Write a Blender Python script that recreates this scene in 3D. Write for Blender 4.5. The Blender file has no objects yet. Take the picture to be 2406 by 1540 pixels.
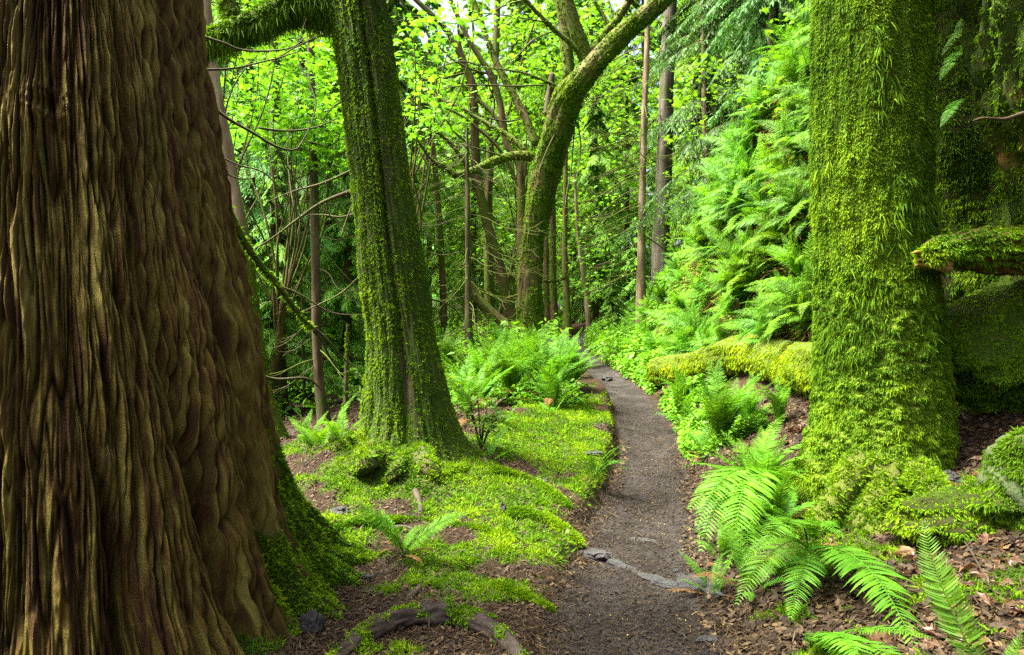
import bpy, math, random
import numpy as np
from mathutils import Matrix, Vector

# ---------------------------------------------------------------- camera, sky, sun, exposure
scene = bpy.context.scene
col = scene.collection
R = math.radians
CAMZ, F = 1.45, 1718.0                       # eye height; focal length in units of a 2406 wide picture
cd = bpy.data.cameras.new("camera"); cam = bpy.data.objects.new("camera", cd); col.objects.link(cam)
cam.location = (0, 0, CAMZ); cam.rotation_euler = (R(90), 0, 0)
cd.sensor_width = 36.0; cd.lens = 36.0 * F / 2406.0
cd.clip_start = 0.05; cd.clip_end = 500
scene.camera = cam

SUN_EL, SUN_AZ = 63.0, 269.0 # the brightest part of the sky is high up to the left
w = bpy.data.worlds.new("World"); scene.world = w; w.use_nodes = True
nt = w.node_tree
sky = nt.nodes.new("ShaderNodeTexSky"); sky.sky_type = 'NISHITA'; sky.sun_disc = False
sky.sun_elevation = R(SUN_EL); sky.sun_rotation = R(SUN_AZ)
sky.air_density = 0.45; sky.dust_density = 8.0; sky.ozone_density = 0.0
bg = nt.nodes["Background"]; bg.inputs[1].default_value = 0.105
nt.links.new(sky.outputs[0], bg.inputs[0])
sd = bpy.data.lights.new("sun", 'SUN'); sun = bpy.data.objects.new("sun", sd); col.objects.link(sun)
sd.energy = 4.5; sd.angle = R(16); sd.color = (1.0, 0.95, 0.80)
sv = Vector((math.sin(R(SUN_AZ)) * math.cos(R(SUN_EL)), math.cos(R(SUN_AZ)) * math.cos(R(SUN_EL)), math.sin(R(SUN_EL))))
sun.rotation_euler = sv.to_track_quat('Z', 'Y').to_euler()
vs = scene.view_settings
scene.display_settings.display_device = 'sRGB'
vs.view_transform = 'Standard'; vs.look = 'None'; vs.gamma = 1.0; vs.use_curve_mapping = False
vs.exposure = 2.8
cy = scene.cycles
cy.max_bounces = 8; cy.diffuse_bounces = 4; cy.glossy_bounces = 2; cy.transmission_bounces = 5; cy.transparent_max_bounces = 4
cy.volume_bounces = 0
cy.sample_clamp_indirect = 2.5; cy.sample_clamp_direct = 6.0
cy.use_denoising = False                     # keep the fine grain of bark and moss
cy.use_adaptive_sampling = False

# ---------------------------------------------------------------- helpers
rng = np.random.default_rng(11)
random.seed(5)

def P(px, py, Y):                            # a point at distance Y seen at a pixel of the 2406 x 1540 picture
    return np.array([(px - 1203.0) / F * Y, Y, CAMZ + (770.0 - py) / F * Y])

def nrm(v):
    return v / np.maximum(np.linalg.norm(v, axis=-1, keepdims=True), 1e-9)

def sstep(a, b, x):
    t = np.clip((x - a) / (b - a), 0, 1)
    return t * t * (3 - 2 * t)

_perm = np.random.default_rng(3).permutation(256)
_perm = np.concatenate([_perm, _perm, _perm])
_g3 = nrm(np.random.default_rng(4).normal(size=(256, 3)))
def pn(x, y, z=0.0):                         # gradient noise, about -0.8 .. 0.8
    x, y, z = np.broadcast_arrays(np.asarray(x, float), np.asarray(y, float), np.asarray(z, float))
    xi, yi, zi = np.floor(x).astype(int), np.floor(y).astype(int), np.floor(z).astype(int)
    xf, yf, zf = x - xi, y - yi, z - zi
    u, v, t = [a * a * a * (a * (a * 6 - 15) + 10) for a in (xf, yf, zf)]
    def g(dx, dy, dz):
        h = _perm[_perm[_perm[(xi + dx) & 255] + ((yi + dy) & 255)] + ((zi + dz) & 255)]
        gr = _g3[h]
        return gr[..., 0] * (xf - dx) + gr[..., 1] * (yf - dy) + gr[..., 2] * (zf - dz)
    l = lambda a, b, k: a + k * (b - a)
    return 1.5 * l(l(l(g(0,0,0), g(1,0,0), u), l(g(0,1,0), g(1,1,0), u), v),
                   l(l(g(0,0,1), g(1,0,1), u), l(g(0,1,1), g(1,1,1), u), v), t)

def fbm(x, y, z=0.0, o=3):
    s, a, f = 0, 1.0, 1.0
    for i in range(o):
        s = s + a * pn(np.asarray(x) * f + 7.3 * i, np.asarray(y) * f + 3.1 * i, np.asarray(z) * f + 5.7 * i)
        a *= 0.5; f *= 2.03
    return s

def catmull(pts, n):
    p = np.asarray(pts, float)
    if p.ndim == 1: p = p[:, None]
    if len(p) == 2: return p[0] + (p[1] - p[0]) * np.linspace(0, 1, n)[:, None]
    q = np.vstack([2 * p[0] - p[1], p, 2 * p[-1] - p[-2]])
    t = np.linspace(0, len(p) - 1 - 1e-9, n); i = t.astype(int); f = (t - i)[:, None]
    a, b, c, d = q[i], q[i + 1], q[i + 2], q[i + 3]
    return 0.5 * (2 * b + (c - a) * f + (2 * a - 5 * b + 4 * c - d) * f ** 2 + (3 * b - a - 3 * c + d) * f ** 3)

def mesh_data(name, V, Q=None, T=None, mat=None, smooth=True, attrs=None):
    V = np.asarray(V, np.float32)
    Q = np.zeros((0, 4), np.int32) if Q is None else np.asarray(Q, np.int32).reshape(-1, 4)
    T = np.zeros((0, 3), np.int32) if T is None else np.asarray(T, np.int32).reshape(-1, 3)
    me = bpy.data.meshes.new(name)
    me.vertices.add(len(V)); me.vertices.foreach_set("co", V.ravel())
    nl = len(Q) * 4 + len(T) * 3
    me.loops.add(nl); me.loops.foreach_set("vertex_index", np.concatenate([Q.ravel(), T.ravel()]).astype(np.int32))
    npol = len(Q) + len(T)
    me.polygons.add(npol)
    me.polygons.foreach_set("loop_start", np.concatenate([np.arange(len(Q)) * 4, len(Q) * 4 + np.arange(len(T)) * 3]).astype(np.int32))
    me.polygons.foreach_set("use_smooth", np.full(npol, smooth, bool))
    for k, a in (attrs or {}).items():
        at = me.attributes.new(k, 'FLOAT', 'POINT'); at.data.foreach_set("value", np.asarray(a, np.float32).ravel())
    me.update(calc_edges=True)
    if mat: me.materials.append(mat)
    return me

def link(name, me, parent=None):
    o = bpy.data.objects.new(name, me); col.objects.link(o)
    if parent is not None: o.parent = parent
    return o

def mk(name, V, Q=None, T=None, mat=None, parent=None, smooth=True, attrs=None, origin=None):
    """one mesh object; V in world space. With a parent (an Empty without rotation) the points are moved into its space."""
    V = np.asarray(V, float)
    off = np.array(parent.location) if parent is not None else (np.zeros(3) if origin is None else np.asarray(origin, float))
    o = link(name, mesh_data(name, V - off, Q, T, mat, smooth, attrs), parent)
    if parent is None: o.location = off
    return o

def thing(name, label, cat, loc=(0, 0, 0), group=None):
    o = bpy.data.objects.new(name, None); col.objects.link(o); o.location = loc; o.empty_display_size = 0.2
    return tag(o, label, cat, group)

def tag(o, label, cat, group=None):
    o["label"] = label; o["category"] = cat
    if group: o["group"] = group
    return o

def kind(o, k):
    o["kind"] = k; return o

def dup(root, loc, rotz=0.0, s=1.0, label=None, group=None):
    r = root.copy(); col.objects.link(r); r.location = loc; r.rotation_euler = (0, 0, rotz); r.scale = (s, s, s)
    if label: r["label"] = label
    if group: r["group"] = group
    for ch in list(root.children):
        c = ch.copy(); col.objects.link(c); c.parent = r
    return r

def grid_quads(nr, nc, wrap=False):
    r = np.arange(nr - 1)[:, None]; c = np.arange(nc if wrap else nc - 1)[None, :]
    c2 = (c + 1) % nc
    return np.stack([r * nc + c, r * nc + c2, (r + 1) * nc + c2, (r + 1) * nc + c], -1).reshape(-1, 4)

class Tube:
    """a limb along a smooth centre line; surface points by (t, angle)"""
    def __init__(s, pts, radii, n=300):
        s.P = catmull(pts, n); s.R = np.maximum(catmull(radii, n)[:, 0], 0.0005)
        T = nrm(np.gradient(s.P, axis=0))
        m = nrm(T.mean(axis=0))
        ref = np.array([1.0, 0, 0]) if abs(m[2]) > 0.75 else np.array([0, 0, 1.0])
        s.N1 = nrm(ref - T * (T @ ref)[:, None]); s.N2 = np.cross(T, s.N1)
        s.L = np.concatenate([[0], np.cumsum(np.linalg.norm(np.diff(s.P, axis=0), axis=1))])
    def mesh(s, nt, nth, disp=None, ts=None, ths=None):
        ts = np.linspace(0, 1, nt) if ts is None else ts
        wrap = ths is None
        ths = np.linspace(0, 2 * np.pi, nth, endpoint=False) if ths is None else ths
        u = np.linspace(0, 1, len(s.P))
        f = lambda A: np.stack([np.interp(ts, u, A[:, k]) for k in range(3)], 1)
        p, a, b = f(s.P), f(s.N1), f(s.N2); r = np.interp(ts, u, s.R); l = np.interp(ts, u, s.L)
        c, sn = np.cos(ths), np.sin(ths)
        d = a[:, None, :] * c[None, :, None] + b[:, None, :] * sn[None, :, None]
        rr = np.repeat(r[:, None], len(ths), 1)
        if disp is not None:
            rr = rr + disp(l[:, None] + 0 * rr, ths[None, :] + 0 * rr, rr)
        V = p[:, None, :] + d * rr[:, :, None]
        return V.reshape(-1, 3), grid_quads(len(ts), len(ths), wrap)

def join(parts):
    """[(V, Q, T)] -> one (V, Q, T)"""
    Vs, Qs, Ts, n = [], [], [], 0
    for V, Q, T in parts:
        Vs.append(V)
        if Q is not None and len(Q): Qs.append(np.asarray(Q) + n)
        if T is not None and len(T): Ts.append(np.asarray(T) + n)
        n += len(V)
    return np.vstack(Vs), (np.vstack(Qs) if Qs else None), (np.vstack(Ts) if Ts else None)

def limb(pts, r0, r1, nth=8, nt=None, rough=0.12, fz=3.0):
    pts = np.asarray(pts, float)
    k = len(pts)
    rad = np.linspace(r0, r1, max(k, 2))
    t = Tube(pts, rad, 40 + 10 * k)
    sd_ = rng.uniform(0, 50)
    V, Q = t.mesh(nt or max(8, 7 * k), nth, lambda l, th, r: r * rough * pn(np.cos(th) * 1.3 + sd_, np.sin(th) * 1.3, l * fz / max(r0, .02) * .12))
    for a, b_ in ((slice(0, nth), slice(nth, 2 * nth)), (slice(len(V) - nth, None), slice(len(V) - 2 * nth, len(V) - nth))):   # both ends closed and rounded
        V[a] = V[a].mean(0); V[b_] = V[b_].mean(0) + (V[b_] - V[b_].mean(0)) * .75
    return V, Q, None

def blades(Pb, D, L, W, bend, seg=2, var=None, side=None):
    """small tapered leaves: base points, unit directions, lengths, widths, bend vectors -> V, Q, T, var"""
    n = len(Pb)
    L = np.broadcast_to(np.asarray(L, float), (n,))[:, None]; W = np.broadcast_to(np.asarray(W, float), (n,))[:, None]
    if side is None: side = nrm(np.cross(D, rng.normal(size=(n, 3))))
    prof = {1: [1.0], 2: [0.6, 1.0], 3: [0.45, 1.0, 0.75]}[seg]
    vs_ = []
    for i in range(seg):
        t = i / seg
        c = Pb + D * L * t + bend * L * t * t
        vs_ += [c - side * W * prof[i] * .5, c + side * W * prof[i] * .5]
    vs_.append(Pb + D * L + bend * L)
    m = 2 * seg + 1
    V = np.stack(vs_, 1).reshape(-1, 3)
    b = np.arange(n)[:, None] * m
    Q = np.concatenate([b + np.array([[2 * i, 2 * i + 1, 2 * i + 3, 2 * i + 2]]) for i in range(seg - 1)]) if seg > 1 else np.zeros((0, 4), int)
    T = b + np.array([[2 * seg - 2, 2 * seg - 1, 2 * seg]])
    if var is None: var = rng.uniform(0, 1, n)
    return V, Q, T, np.repeat(var, m)

def sample(V, Q, n, T=None):
    """random points and normals on a mesh"""
    V = np.asarray(V, float)
    tr = []
    if Q is not None: Q = np.asarray(Q); tr += [Q[:, [0, 1, 2]], Q[:, [0, 2, 3]]]
    if T is not None: tr.append(np.asarray(T))
    tr = np.vstack(tr)
    a, b, c = V[tr[:, 0]], V[tr[:, 1]], V[tr[:, 2]]
    cr = np.cross(b - a, c - a); ar = np.linalg.norm(cr, axis=1)
    i = rng.choice(len(tr), n, p=ar / ar.sum())
    u, v = rng.random(n), rng.random(n); m = u + v > 1; u[m] = 1 - u[m]; v[m] = 1 - v[m]
    return a[i] + (b - a)[i] * u[:, None] + (c - a)[i] * v[:, None], cr[i] / np.maximum(ar[i], 1e-12)[:, None]

DOWN = np.array([0, 0, -1.0])
def moss_on(V, Q, n, keep=None, L=(0.02, 0.045), W=0.006, out=0.8, down=0.5, mess=0.6, droop=0.3, seg=2, T=None, fq=5.0, tuft=9, fan=1.0):
    """n small leaves in tufts: each tuft fans out from one spot, leaving dark gaps between"""
    p, N = sample(V, Q, max(1, n // tuft), T)
    if keep is not None:
        m = rng.random(len(p)) < keep(p, N); p, N = p[m], N[m]
    clump = fbm(p[:, 0] * fq, p[:, 1] * fq, p[:, 2] * fq, 2)
    tv = np.clip(.5 + .28 * clump + .38 * fbm(p[:, 0] * 1.4 + 3, p[:, 1] * 1.4, p[:, 2] * 1.1, 3) + rng.normal(0, .11, len(p)), 0, 1); sz = rng.uniform(.7, 1.3, len(p)) * (1 + .45 * clump)
    td = nrm(N * out + DOWN * down * (1 + .3 * clump)[:, None] + rng.normal(size=p.shape) * .22)
    tg = nrm(np.cross(N, np.array([0, 0, 1.0]) + rng.normal(size=p.shape) * .35))
    r = lambda A: np.repeat(A, tuft, 0)
    p, N, tg, td, tv, sz = r(p), r(N), r(tg), r(td), r(tv), r(sz)
    n = len(p); f = rng.uniform(-1, 1, n)
    D = nrm(td + tg * (f * fan)[:, None] + rng.normal(size=(n, 3)) * mess * .35)
    ln = rng.uniform(*L, n) * sz * (1 - .3 * np.abs(f))
    var = np.clip(tv + rng.normal(0, .10, n), 0, 1)
    V_, Q_, T_, var = blades(p - N * .004 + tg * (f * .3 * ln)[:, None], D, ln, W * rng.uniform(.7, 1.4, n), DOWN * droop + rng.normal(size=(n, 3)) * .15, seg, var)
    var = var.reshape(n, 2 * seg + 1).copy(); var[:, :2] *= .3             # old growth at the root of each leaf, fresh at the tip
    return V_, Q_, T_, var.ravel()

def blob(c, size, nu=48, nv=32, amp=.25, f=1.6, seed=0.0, o=4):
    u = np.linspace(0, 2 * np.pi, nu, endpoint=False); v = np.linspace(0.02, np.pi - .02, nv)
    vv, uu = np.meshgrid(v, u, indexing='ij')
    d = np.stack([np.sin(vv) * np.cos(uu), np.sin(vv) * np.sin(uu), np.cos(vv)], -1)
    r = 1 + amp * fbm(d[..., 0] * f + seed, d[..., 1] * f + seed * 1.7, d[..., 2] * f, o)
    V = (d * r[..., None] * np.asarray(size)).reshape(-1, 3) + np.asarray(c)
    Q = grid_quads(nv, nu, True)[:, ::-1]
    k = len(V)
    return V, Q

# ---------------------------------------------------------------- materials
class NT:
    def __init__(s, name):
        s.m = bpy.data.materials.new(name); s.m.use_nodes = True; s.t = s.m.node_tree; s.t.nodes.clear()
        s.out = s.t.nodes.new("ShaderNodeOutputMaterial")
    def n(s, typ, **kw):
        nd = s.t.nodes.new(typ)
        for k, v in kw.items():
            if k in nd.inputs: s.set(nd.inputs[k], v)
            else: setattr(nd, k, v)
        return nd
    def set(s, inp, v):
        if isinstance(v, bpy.types.NodeSocket): s.t.links.new(v, inp)
        elif isinstance(v, (tuple, list)) and len(v) == 3 and inp.type == 'RGBA': inp.default_value = (*v, 1)
        else: inp.default_value = v
    def noise(s, scale, detail=4, rough=.6, stretch=None, vec=None):
        nd = s.n("ShaderNodeTexNoise"); nd.inputs["Scale"].default_value = scale; nd.inputs["Detail"].default_value = detail; nd.inputs["Roughness"].default_value = rough
        v = vec or s.n("ShaderNodeTexCoord").outputs["Object"]
        if stretch:
            mp = s.n("ShaderNodeMapping"); mp.inputs["Scale"].default_value = stretch; s.t.links.new(v, mp.inputs[0]); v = mp.outputs[0]
        s.t.links.new(v, nd.inputs["Vector"])
        return nd.outputs["Fac"]
    def attr(s, name):
        return s.n("ShaderNodeAttribute", attribute_name=name).outputs["Fac"]
    def ramp(s, fac, stops):
        nd = s.n("ShaderNodeValToRGB"); e = nd.color_ramp.elements
        while len(e) < len(stops): e.new(.5)
        for el, (p_, c_) in zip(e, stops):
            el.position = p_; el.color = (*c_, 1) if len(c_) == 3 else c_
        s.t.links.new(fac, nd.inputs[0]); return nd.outputs[0]
    def mix(s, fac, a, b, mode='MIX'):
        nd = s.n("ShaderNodeMix", data_type='RGBA', blend_type=mode)
        s.set(nd.inputs[0], fac); s.set(nd.inputs[6], a); s.set(nd.inputs[7], b); return nd.outputs[2]
    def math(s, op, a, b=0.0, clamp=False):
        nd = s.n("ShaderNodeMath", operation=op, use_clamp=clamp); s.set(nd.inputs[0], a); s.set(nd.inputs[1], b); return nd.outputs[0]
    def rng(s, v, a, b, c=0.0, d=1.0):
        nd = s.n("ShaderNodeMapRange"); s.set(nd.inputs[0], v)
        for i, x in zip((1, 2, 3, 4), (a, b, c, d)): nd.inputs[i].default_value = x
        return nd.outputs[0]
    def bump(s, h, strength=.5, dist=.02):
        nd = s.n("ShaderNodeBump"); nd.inputs["Strength"].default_value = strength; nd.inputs["Distance"].default_value = dist
        s.t.links.new(h, nd.inputs["Height"]); return nd.outputs[0]
    def pbsdf(s, color, rough=.8, spec=.25, normal=None):
        nd = s.n("ShaderNodeBsdfPrincipled"); s.set(nd.inputs["Base Color"], color); s.set(nd.inputs["Roughness"], rough)
        nd.inputs["Specular IOR Level"].default_value = spec
        if normal: s.t.links.new(normal, nd.inputs["Normal"])
        return nd.outputs[0]
    def done(s, sh):
        s.t.links.new(sh, s.out.inputs[0]); return s.m

def leaf_mat(name, stops, trans=.4, rough=.5, spec=.25, tint=(1.25, 1.15, .6), objvar=.0, tcol=None):
    k = NT(name)
    c = k.ramp(k.attr("var"), stops)
    if objvar:
        oi = k.n("ShaderNodeObjectInfo").outputs["Random"]
        hs = k.n("ShaderNodeHueSaturation")
        k.set(hs.inputs["Hue"], k.rng(oi, 0, 1, .5 - .018 * objvar, .5 + .008 * objvar)); k.set(hs.inputs["Value"], k.rng(oi, 0, 1, 1 - .3 * objvar, 1 + .3 * objvar))
        k.set(hs.inputs["Color"], c); c = hs.outputs[0]
    a = k.pbsdf(c, rough, spec)
    tr = k.n("ShaderNodeBsdfTranslucent"); k.set(tr.inputs[0], k.mix(1.0, c, (*tint, 1), 'MULTIPLY'))
    ms = k.n("ShaderNodeMixShader"); ms.inputs[0].default_value = trans
    k.t.links.new(a, ms.inputs[1]); k.t.links.new(tr.outputs[0], ms.inputs[2])
    return k.done(ms.outputs[0])

M_moss_ground = leaf_mat("moss_ground", [(0, (.024, .075, .003)), (.45, (.082, .19, .004)), (1, (.21, .325, .006))], .35, .8, .1)
M_moss_yellow = leaf_mat("moss_yellow", [(0, (.020, .060, .003)), (.5, (.070, .155, .004)), (1, (.17, .285, .006))], .35, .8, .1)
M_moss_dark = leaf_mat("moss_dark", [(0, (.022, .07, .003)), (.5, (.078, .175, .004)), (1, (.18, .30, .006))], .35, .8, .1)
M_moss_log = leaf_mat("moss_log", [(0, (.05, .10, .003)), (.5, (.15, .24, .004)), (1, (.30, .40, .006))], .35, .8, .1)
M_fern = leaf_mat("fern", [(0, (.024, .10, .006)), (.6, (.066, .20, .010)), (1, (.13, .29, .016))], .38, .5, .16, objvar=.6)
M_fern_bright = leaf_mat("fern_bright", [(0, (.034, .125, .005)), (.6, (.086, .235, .009)), (1, (.155, .32, .016))], .45, .55, .12, objvar=.6)
M_dead_frond = leaf_mat("dead_frond", [(0, (.07, .035, .012)), (1, (.17, .10, .035))], .2, .8, .1, (1, 1, 1))
M_maple = leaf_mat("maple_leaf", [(0, (.045, .15, .008)), (.5, (.095, .26, .012)), (1, (.18, .37, .03))], .45, .45, .2, objvar=.6)
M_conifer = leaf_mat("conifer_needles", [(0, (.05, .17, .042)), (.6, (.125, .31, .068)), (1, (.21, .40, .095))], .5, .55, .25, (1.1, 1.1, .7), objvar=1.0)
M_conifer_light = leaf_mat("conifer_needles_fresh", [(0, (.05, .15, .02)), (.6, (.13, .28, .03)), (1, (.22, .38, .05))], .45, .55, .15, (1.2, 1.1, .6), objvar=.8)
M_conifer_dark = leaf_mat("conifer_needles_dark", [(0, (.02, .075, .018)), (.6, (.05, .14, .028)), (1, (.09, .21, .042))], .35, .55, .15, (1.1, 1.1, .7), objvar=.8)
M_under = leaf_mat("low_plant_leaf", [(0, (.045, .15, .006)), (.5, (.10, .27, .010)), (1, (.17, .35, .018))], .42, .5, .25)
M_litter = leaf_mat("litter", [(0, (.012, .008, .005)), (.45, (.033, .022, .011)), (.8, (.075, .051, .025)), (.93, (.20, .14, .05)), (1, (.36, .28, .03))], .12, .7, .2, (1, 1, 1))
M_dead_leaf = leaf_mat("dead_leaf", [(0, (.038, .018, .008)), (1, (.115, .065, .028))], .2, .45, .4, (1.2, .9, .6), objvar=1.0)

def bark_mat(name, stops, moss=None, bump=.6, fine=90.0, rough=.85):
    """bark coloured by the mesh's own grain attribute; moss where the moss attribute says"""
    k = NT(name)
    g = k.math('ADD', k.math('MULTIPLY', k.attr("var"), .75), k.math('MULTIPLY', k.noise(14, 6, .7, (3, 3, .35)), .35))
    c = k.ramp(g, stops)
    h = k.noise(fine, 5, .7, (1, 1, .12))
    if moss:
        mn = k.noise(60, 5, .7)
        mc = k.ramp(mn, moss)
        c = k.mix(k.attr("moss"), c, mc)
        h = k.math('ADD', h, k.math('MULTIPLY', mn, k.attr("moss")))
    return k.done(k.pbsdf(c, rough, .2, k.bump(h, bump, .012)))

MOSSC = [(.25, (.022, .034, .003)), (.5, (.05, .075, .004)), (.75, (.11, .14, .006))]
MOSSB = [(.25, (.035, .06, .003)), (.5, (.075, .12, .004)), (.75, (.14, .20, .006))]
MOSSD = [(.25, (.014, .026, .003)), (.5, (.030, .055, .004)), (.75, (.06, .10, .006))]
M_cedar = bark_mat("cedar_bark", [(.10, (.022, .008, .003)), (.36, (.060, .033, .006)), (.58, (.098, .076, .010)), (.85, (.165, .145, .028))], MOSSD, .9, 140)
M_bark_mid = bark_mat("bark_brown", [(.2, (.018, .012, .006)), (.5, (.046, .033, .015)), (.85, (.10, .078, .042))], MOSSD, .8, 60)
M_bark_moss = bark_mat("bark_mossy", [(.2, (.026, .018, .007)), (.5, (.060, .043, .015)), (.85, (.12, .09, .035))], MOSSC, .8, 50)
M_bark_grey = bark_mat("bark_grey", [(.2, (.045, .038, .03)), (.5, (.09, .078, .06)), (.85, (.16, .14, .11))], MOSSD, .9, 30)
M_bark_pale = bark_mat("bark_pale", [(.2, (.10, .066, .035)), (.5, (.17, .12, .07)), (.85, (.28, .23, .15))], MOSSC, .4, 40)
M_bark_coat = bark_mat("bark_under_moss", [(.2, (.022, .014, .006)), (.5, (.055, .038, .014)), (.85, (.10, .075, .03))], MOSSB, 1.0, 50)
M_twig = bark_mat("twig", [(.2, (.022, .017, .010)), (.85, (.06, .045, .025))], MOSSC, .3, 60)
M_rot = bark_mat("rotten_wood", [(.2, (.030, .017, .006)), (.5, (.10, .062, .015)), (.85, (.24, .16, .035))], MOSSD, 1.0, 40)
M_root = bark_mat("root_bark", [(.2, (.010, .007, .005)), (.5, (.026, .019, .013)), (.85, (.060, .046, .034))], MOSSC, .5, 60, .6)

def stone_mat(name, a, b, moss=None):
    k = NT(name)
    n = k.noise(18, 8, .7)
    c = k.ramp(n, [(.3, a), (.7, b)])
    if moss: c = k.mix(k.attr("moss"), c, k.ramp(k.noise(60, 4), moss))
    return k.done(k.pbsdf(c, .85 if moss else .5, .1 if moss else .35, k.bump(k.noise(45, 8, .75), .8, .03)))
M_stone = stone_mat("stone_grey", (.013, .013, .014), (.046, .047, .047))
M_rock = stone_mat("rock_mossy", (.016, .013, .006), (.045, .038, .016), MOSSD)
M_lichen = stone_mat("lichen_wood", (.035, .05, .016), (.10, .14, .06), MOSSC)

k = NT("forest_floor")
n1, n2, n3 = k.noise(9, 8, .7), k.noise(70, 6, .75), k.noise(260, 4, .7)
lit = k.ramp(k.math('ADD', k.math('MULTIPLY', n1, .5), k.math('MULTIPLY', n2, .5)), [(.3, (.014, .008, .004)), (.5, (.036, .020, .009)), (.7, (.075, .045, .02))])
pth = k.ramp(k.math('ADD', k.math('MULTIPLY', n1, .45), k.math('MULTIPLY', n3, .55)), [(.3, (.016, .0135, .012)), (.5, (.043, .038, .034)), (.72, (.102, .093, .083))])
mos = k.ramp(n2, [(.3, (.025, .05, .004)), (.55, (.06, .11, .006)), (.75, (.12, .17, .01))])
pth = k.mix(1.0, pth, k.ramp(k.noise(2.2, 3, .6), [(.35, (.45, .43, .42)), (.6, (1.0, 1.0, 1.0))]), 'MULTIPLY')       # damp and drier patches
c = k.mix(k.attr("path"), lit, pth); c = k.mix(k.attr("moss"), c, mos)
M_ground = k.done(k.pbsdf(c, k.rng(n1, .3, .7, .6, .95), .15, k.bump(k.math('ADD', k.math('MULTIPLY', n2, .9), k.math('MULTIPLY', n3, .6)), 1.0, .03)))

# ---------------------------------------------------------------- terrain
PATH = np.array([(500/1, 0, 0)] * 0 + [
    (.15, -3.0, .02), (.40, 1.0, .03), (.55, 3.1, .06), (.86, 4.8, .05), (1.33, 7.0, .105), (1.69, 9.3, .205), (1.84, 11.5, .31), (1.86, 15.0, .49),
    (1.80, 19.0, .68), (1.95, 23.0, .92), (2.9, 27.0, 1.22), (4.2, 32.0, 1.5), (4.5, 45.0, 2.0), (4.5, 90.0, 3.0)])
_pd = catmull(PATH, 600)
def path_x(y): return np.interp(y, _pd[:, 1], _pd[:, 0])
def path_z(y): return np.interp(y, _pd[:, 1], _pd[:, 2])
def path_hw(y): return .335 + .05 * pn(y * .9, 4.2) + np.where(y < 5, (5 - np.clip(y, 3, 5)) * .03, 0)

class RBF:
    def __init__(s, pts):
        s.p = np.array(pts, float); d = np.linalg.norm(s.p[:, None, :2] - s.p[None, :, :2], axis=-1)
        n = len(pts); A = np.zeros((n + 1, n + 1)); A[:n, :n] = np.sqrt(d ** 2 + .09); A[n, :n] = A[:n, n] = 1
        s.w = np.linalg.solve(A, np.append(s.p[:, 2], 0))
    def __call__(s, x, y):
        out = np.full(np.shape(x), s.w[-1])
        for (a, b, _), wk in zip(s.p, s.w[:-1]): out = out + wk * np.sqrt((x - a) ** 2 + (y - b) ** 2 + .09)
        return out
left = RBF([(-.86, 6.1, .42), (-.4, 5.8, .38), (-1.3, 6.2, .40), (.23, 8.5, .50), (1.03, 9, .40), (.86, 6.5, .22), (-.53, 4.5, .20), (.25, 4.4, .12), (-.75, 3.2, .10), (.1, 3.2, .08),
            (-1.8, 6.2, .33), (-2.2, 7, .22), (-1.2, 4.6, .22), (-2.8, 11, -.05), (-4.7, 15, -.15), (-3.2, 9, .10), (-1.6, 9, .25), (-.8, 14, .88), (-1.54, 13, .45), (.42, 17, 1.12), (1.0, 13, .62),
            (1.2, 16, .85), (-6, 9, -.1), (-5, 5, .1), (-2.05, 3.3, .12), (-4, 3, .1), (0, -3, 0), (-6, -4, 0), (-8, 18, .1), (-6, 24, .4), (-2, 24, 1.2), (-15, 20, .2), (-12, 35, 1.2), (0, 35, 1.9), (-30, 40, 1),
            (0, 60, 3), (-40, 80, 3), (-30, 0, 0), (1.5, 22, 1.2), (.3, 11, .62), (-.4, 10, .45)])
right = RBF([(.96, 3.2, .10), (1.35, 2.9, .2), (1.85, 2.9, .28), (1.2, 1.5, .1), (2.46, 5, .34), (1.56, 4.9, .12), (2.1, 8, .2), (2.56, 4.2, .48), (3.4, 5.4, .88), (2.45, 6.5, .5), (2.78, 8, .58), (3.1, 9, .8),
             (2.55, 12, .56), (2.42, 14, .70), (3.2, 16, .88), (2.5, 19, .85), (4.0, 25, 1.35), (3.2, 2.6, .5), (0.8, -3, 0), (4, -3, .3), (4.5, 5, 1.2), (3, 35, 1.8), (6, 50, 2.5), (10, 80, 4), (8, 30, 2.2), (3.4, 12, .9), (2.3, 5.8, .36)])
def bank_x(y): return np.interp(y, [-5, 3, 5, 6.5, 8, 9.5, 12, 18, 25, 35, 60], [6.5, 5.0, 4.4, 3.85, 3.35, 3.25, 3.12, 3.3, 4.3, 7, 14])
def bank_h(y): return np.interp(y, [-5, 6, 8, 10, 12, 15, 18, 25, 40, 70], [5, 6, 6, 4.9, 3.9, 2.8, 2.1, 1.4, 1.0, .8])
BUMPS = [(-.95, 5.45, .28, .16, .09), (-.55, 5.35, .25, .18, .10), (-.15, 5.75, .25, .22, .10), (-1.35, 5.9, .25, .2, .07), (.1, 6.6, .35, .3, .08), (-.2, 4.85, .2, .14, .06), (.25, 7.5, .55, .6, .10), (.75, 6.7, .3, .35, .08), (.55, 5.7, .22, .3, .07), (-.35, 5.3, .3, .25, .07), (.35, 5.0, .22, .2, .07), (-.55, 4.7, .3, .18, .06), (.1, 4.6, .3, .15, .06), (.75, 8.9, .4, .5, .08), (-1.25, 5.6, .3, .25, .06), (-1.7, 6.5, .3, .2, .08), (.48, 4.75, .16, .2, .06), (-1.3, 4.4, .35, .2, .05), (2.0, 4.6, .35, .3, .06), (2.35, 4.0, .3, .2, .08)]
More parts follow.
